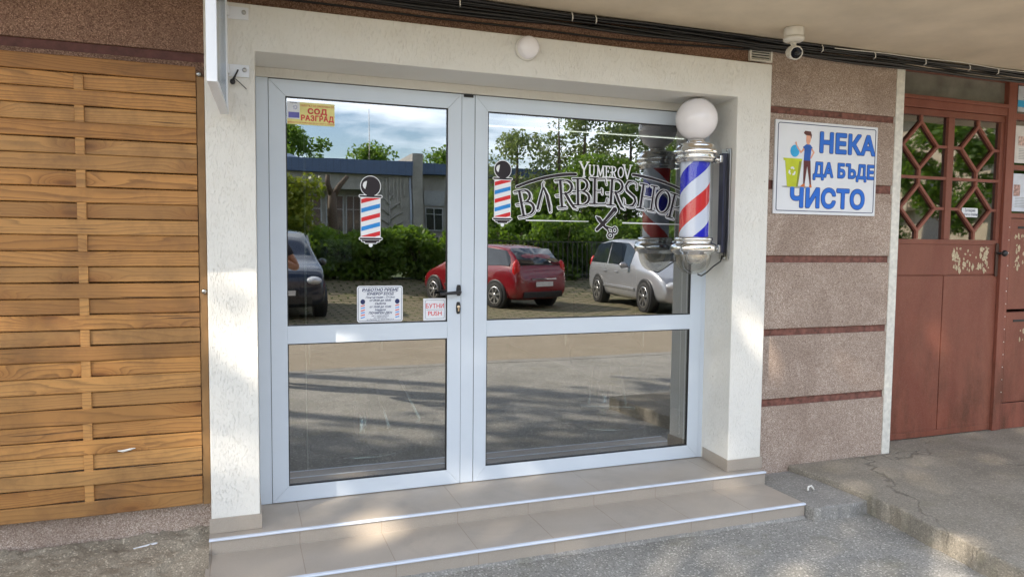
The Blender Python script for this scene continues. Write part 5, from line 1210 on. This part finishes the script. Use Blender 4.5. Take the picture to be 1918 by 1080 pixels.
m = MB(); m.box(9.2, 10.3, -34.69, -34.62, 3.3, 4.1); wl_(m, 'blind_panel', blind)
m = MB(); m.tube([(8.30, -33.93, .3), (8.30, -33.93, 4.7)], .06, 8); wl_(m, 'downpipe', plain('pale_pipe', (.34, .38, .44), .5))
# abstract relief on the solid panel
m = MB(); rr = random.Random(3)
m.tube([(7.2, -33.98, .6), (7.2, -33.97, 4.2)], .05, 5)
for k in range(13):
    t = k/12; x = 7.2+.75*math.sin(math.pi*t)*(1 if k % 2 else -1)*.9; z = 1.0+t*2.9
    m.tube([(7.2, -33.97, z-.25), (7.2+(x-7.2)*.5, -33.95, z), (x, -33.97, z+.12)], .045, 5)
for k in range(8): x = 6.6+k*.19; m.box(x, x+.08, -33.995, -33.94, 3.5+rr.uniform(-.5, .3), 4.7)
wl_(m, 'wall_relief', conc)
# ---- apartment block far right, seen in the red door
ap = empty('apartment_block', (46, -32, .29), 'beige apartment block with balconies far down the street, mirrored in the red door', 'building')
beige = plain('beige_facade', (.45, .38, .29), .8, var=.15, sc=.6)
m = MB(); m.box(-6, 14, -8, 6, 0, 17); m.build('wall', beige, ap)
for f in range(5):
    z = 1.2+f*3.0
    for k in range(4):
        x0 = -5.5+k*4.9
        m = MB(); m.box(x0, x0+1.6, 6.001, 6.05, z+.2, z+1.7); m.build('window', wing, ap)
        m = MB(); m.box(x0+2.1, x0+4.5, 6.001, 7.1, z-.9, z-.75); m.box(x0+2.1, x0+4.5, 7.0, 7.1, z-.749, z+.15); m.box(x0+2.1, x0+2.18, 6.01, 6.99, z-.749, z+.15); m.build('balcony', plain('balcony_panel', (.5, .46, .40), .7) if (f+k) % 2 else beige, ap)
    for k in range(3):
        y0 = -7+k*4.4
        m = MB(); m.box(-6.05, -6.001, y0, y0+1.6, z+.2, z+1.7); m.build('window', wing, ap)
        m = MB(); m.box(-7.0, -6.001, y0+1.9, y0+3.9, z-.9, z-.75); m.box(-7.0, -6.9, y0+1.9, y0+3.9, z-.749, z+.15); m.build('balcony', beige, ap)
m = MB(); m.box(-6.3, 14.3, -8.3, 6.3, 17.001, 17.4); m.build('roof', conc, ap)

# ---- the photographer, mirrored in the glass
per = empty('person', (.08, -4.16, -.15), 'standing person in a dark t-shirt holding up a phone to photograph the doors', 'person')
def skin_obj(name, verts, edges, radii, mat, parent, root=0, sub=2):
    me = bpy.data.meshes.new(name); me.from_pydata(verts, edges, []); me.materials.append(mat)
    o = bpy.data.objects.new(name, me); col.objects.link(o); o.parent = parent
    sk = o.modifiers.new('skin', 'SKIN'); me.skin_vertices.new() if not me.skin_vertices else None
    for i, r in enumerate(radii): me.skin_vertices[0].data[i].radius = r if isinstance(r, tuple) else (r, r)
    me.skin_vertices[0].data[root].use_root = True; sk.use_smooth_shade = True
    s = o.modifiers.new('sub', 'SUBSURF'); s.levels = sub; s.render_levels = sub
    return o
sk_m = plain('skin_tone', (.42, .22, .14), .5, var=.05)
Vt = [(0, 0, .97), (0, .0, 1.12), (0, .0, 1.30), (0, 0, 1.45), (0, .01, 1.53), (0, .03, 1.60), (0, .035, 1.68), (0, .02, 1.76),
      (-.16, 0, 1.455), (-.30, .03, 1.22), (-.27, .25, 1.37), (-.262, .29, 1.43),
      (.19, 0, 1.455), (.35, .05, 1.20), (-.02, .24, 1.40), (-.165, .262, 1.44),
      (-.09, 0, .90), (-.11, .02, .50), (-.12, -.02, .09), (-.12, .12, .03),
      (.09, 0, .90), (.11, .02, .50), (.12, -.02, .09), (.12, .12, .03)]
Ed = [(0, 1), (1, 2), (2, 3), (3, 4), (4, 5), (5, 6), (6, 7), (3, 8), (8, 9), (9, 10), (10, 11), (3, 12), (12, 13), (13, 14), (14, 15), (0, 16), (16, 17), (17, 18), (18, 19), (0, 20), (20, 21), (21, 22), (22, 23)]
Ra = [(.155, .11), (.14, .10), (.165, .115), (.10, .085), .055, (.072, .088), (.078, .098), (.05, .06), .066, .046, .030, .026, .066, .046, .030, .026, .088, .056, .04, .035, .088, .056, .04, .035]
skin_obj('body', Vt, Ed, Ra, sk_m, per)
tee_m = plain('dark_tshirt', (.03, .032, .04), .85); jean = plain('blue_jeans', (.04, .06, .11), .85)
skin_obj('tshirt', [(0, 0, .98), (0, 0, 1.12), (0, 0, 1.30), (0, 0, 1.44), (-.16, 0, 1.455), (-.245, .016, 1.32), (.19, 0, 1.455), (.285, .027, 1.31)], [(0, 1), (1, 2), (2, 3), (3, 4), (4, 5), (3, 6), (6, 7)], [(.17, .125), (.155, .115), (.18, .13), (.11, .095), .082, .068, .082, .068], tee_m, per)
skin_obj('trousers', [(0, 0, .98), (0, 0, .93), (-.09, 0, .86), (-.11, .02, .50), (-.12, -.02, .13), (.09, 0, .86), (.11, .02, .50), (.12, -.02, .13)], [(0, 1), (1, 2), (2, 3), (3, 4), (1, 5), (5, 6), (6, 7)], [(.165, .122), (.16, .12), .105, .072, .06, .105, .072, .06], jean, per)
m = MB()
for s in (-.12, .12): m.sphere((s, .05, .045), .06, 16, 10, (.85, 2.3, .75))
m.build('shoes', tee_m, per)
m = MB(); m.sphere((0, .0, 1.735), .108, 20, 12, (.86, 1.02, .82)); m.build('hair', plain('dark_hair', (.03, .02, .015), .7), per)
m = MB(); m.add([(-.014, .115, 1.655), (.014, .115, 1.655), (0, .145, 1.66), (0, .112, 1.705)], [(0, 1, 2), (0, 2, 3), (1, 3, 2), (0, 3, 1)], True)
for s in (-1, 1): m.sphere((s*.082, .025, 1.68), .028, 10, 8, (.4, .7, 1.1))
m.build('nose_and_ears', sk_m, per)
m = MB()
for s in (-1, 1): m.sphere((s*.032, .112, 1.70), .013, 10, 8, (1, .6, .7))
m.build('eyes', plain('eye_white', (.6, .6, .58), .2), per)
m = MB(); m.tube([(-.026, .112, 1.628), (0, .122, 1.626), (.026, .112, 1.628)], [.003, .006, .003], 6); m.build('mouth', plain('lips', (.4, .14, .11), .5), per)
# hands: palms beside the phone, five fingers each closing on its edges
for s, wx in ((-1, -.262), (1, -.165)):
    m = MB()
    bx = wx; by, bz = (.285, 1.445)
    m.sphere((bx, by-.012, bz+.01), .036, 14, 10, (.6, .75, 1.25))
    for k in range(4):
        z = bz+.045-.02*k; ln = (.040, .046, .044, .036)[k]
        m.tube([(bx+s*.008, by-.015, z), (bx+s*.014, by+.004, z+.004), (bx-s*.004, by+.014, z+.006), (bx-s*(ln-.02), by+.012, z+.006)], [.009, .0088, .008, .006], 8)
    m.tube([(bx+s*.0, by-.03, bz-.01), (bx-s*.012, by-.036, bz+.02), (bx-s*.022, by-.030, bz+.045)], [.011, .010, .007], 8)
    m.build('hand', sk_m, per)
ph = empty('phone', (-.215, -3.888, 1.325), 'black phone held up in both hands by the photographer', 'phone')
m = MB(); m.prism(rrect(-.078, .078, -.038, .038, .008), -.004, .004); m.build('phone_body', MT['black'], ph, bevel=.001)
m = MB(); m.prism(rrect(-.070, .070, -.033, .033, .005), -.0052, -.0042); m.build('screen', plain('dark_screen', (.01, .012, .02), .05), ph)
m = MB(); 
for q in ((.0, 0), (.0, .02)): m.lathe([(0, .0055), (.006, .0055), (.007, .0042)], (.060, 0, .018-q[1]), 'y', 14)
m.build('phone_lens', carglass, ph)
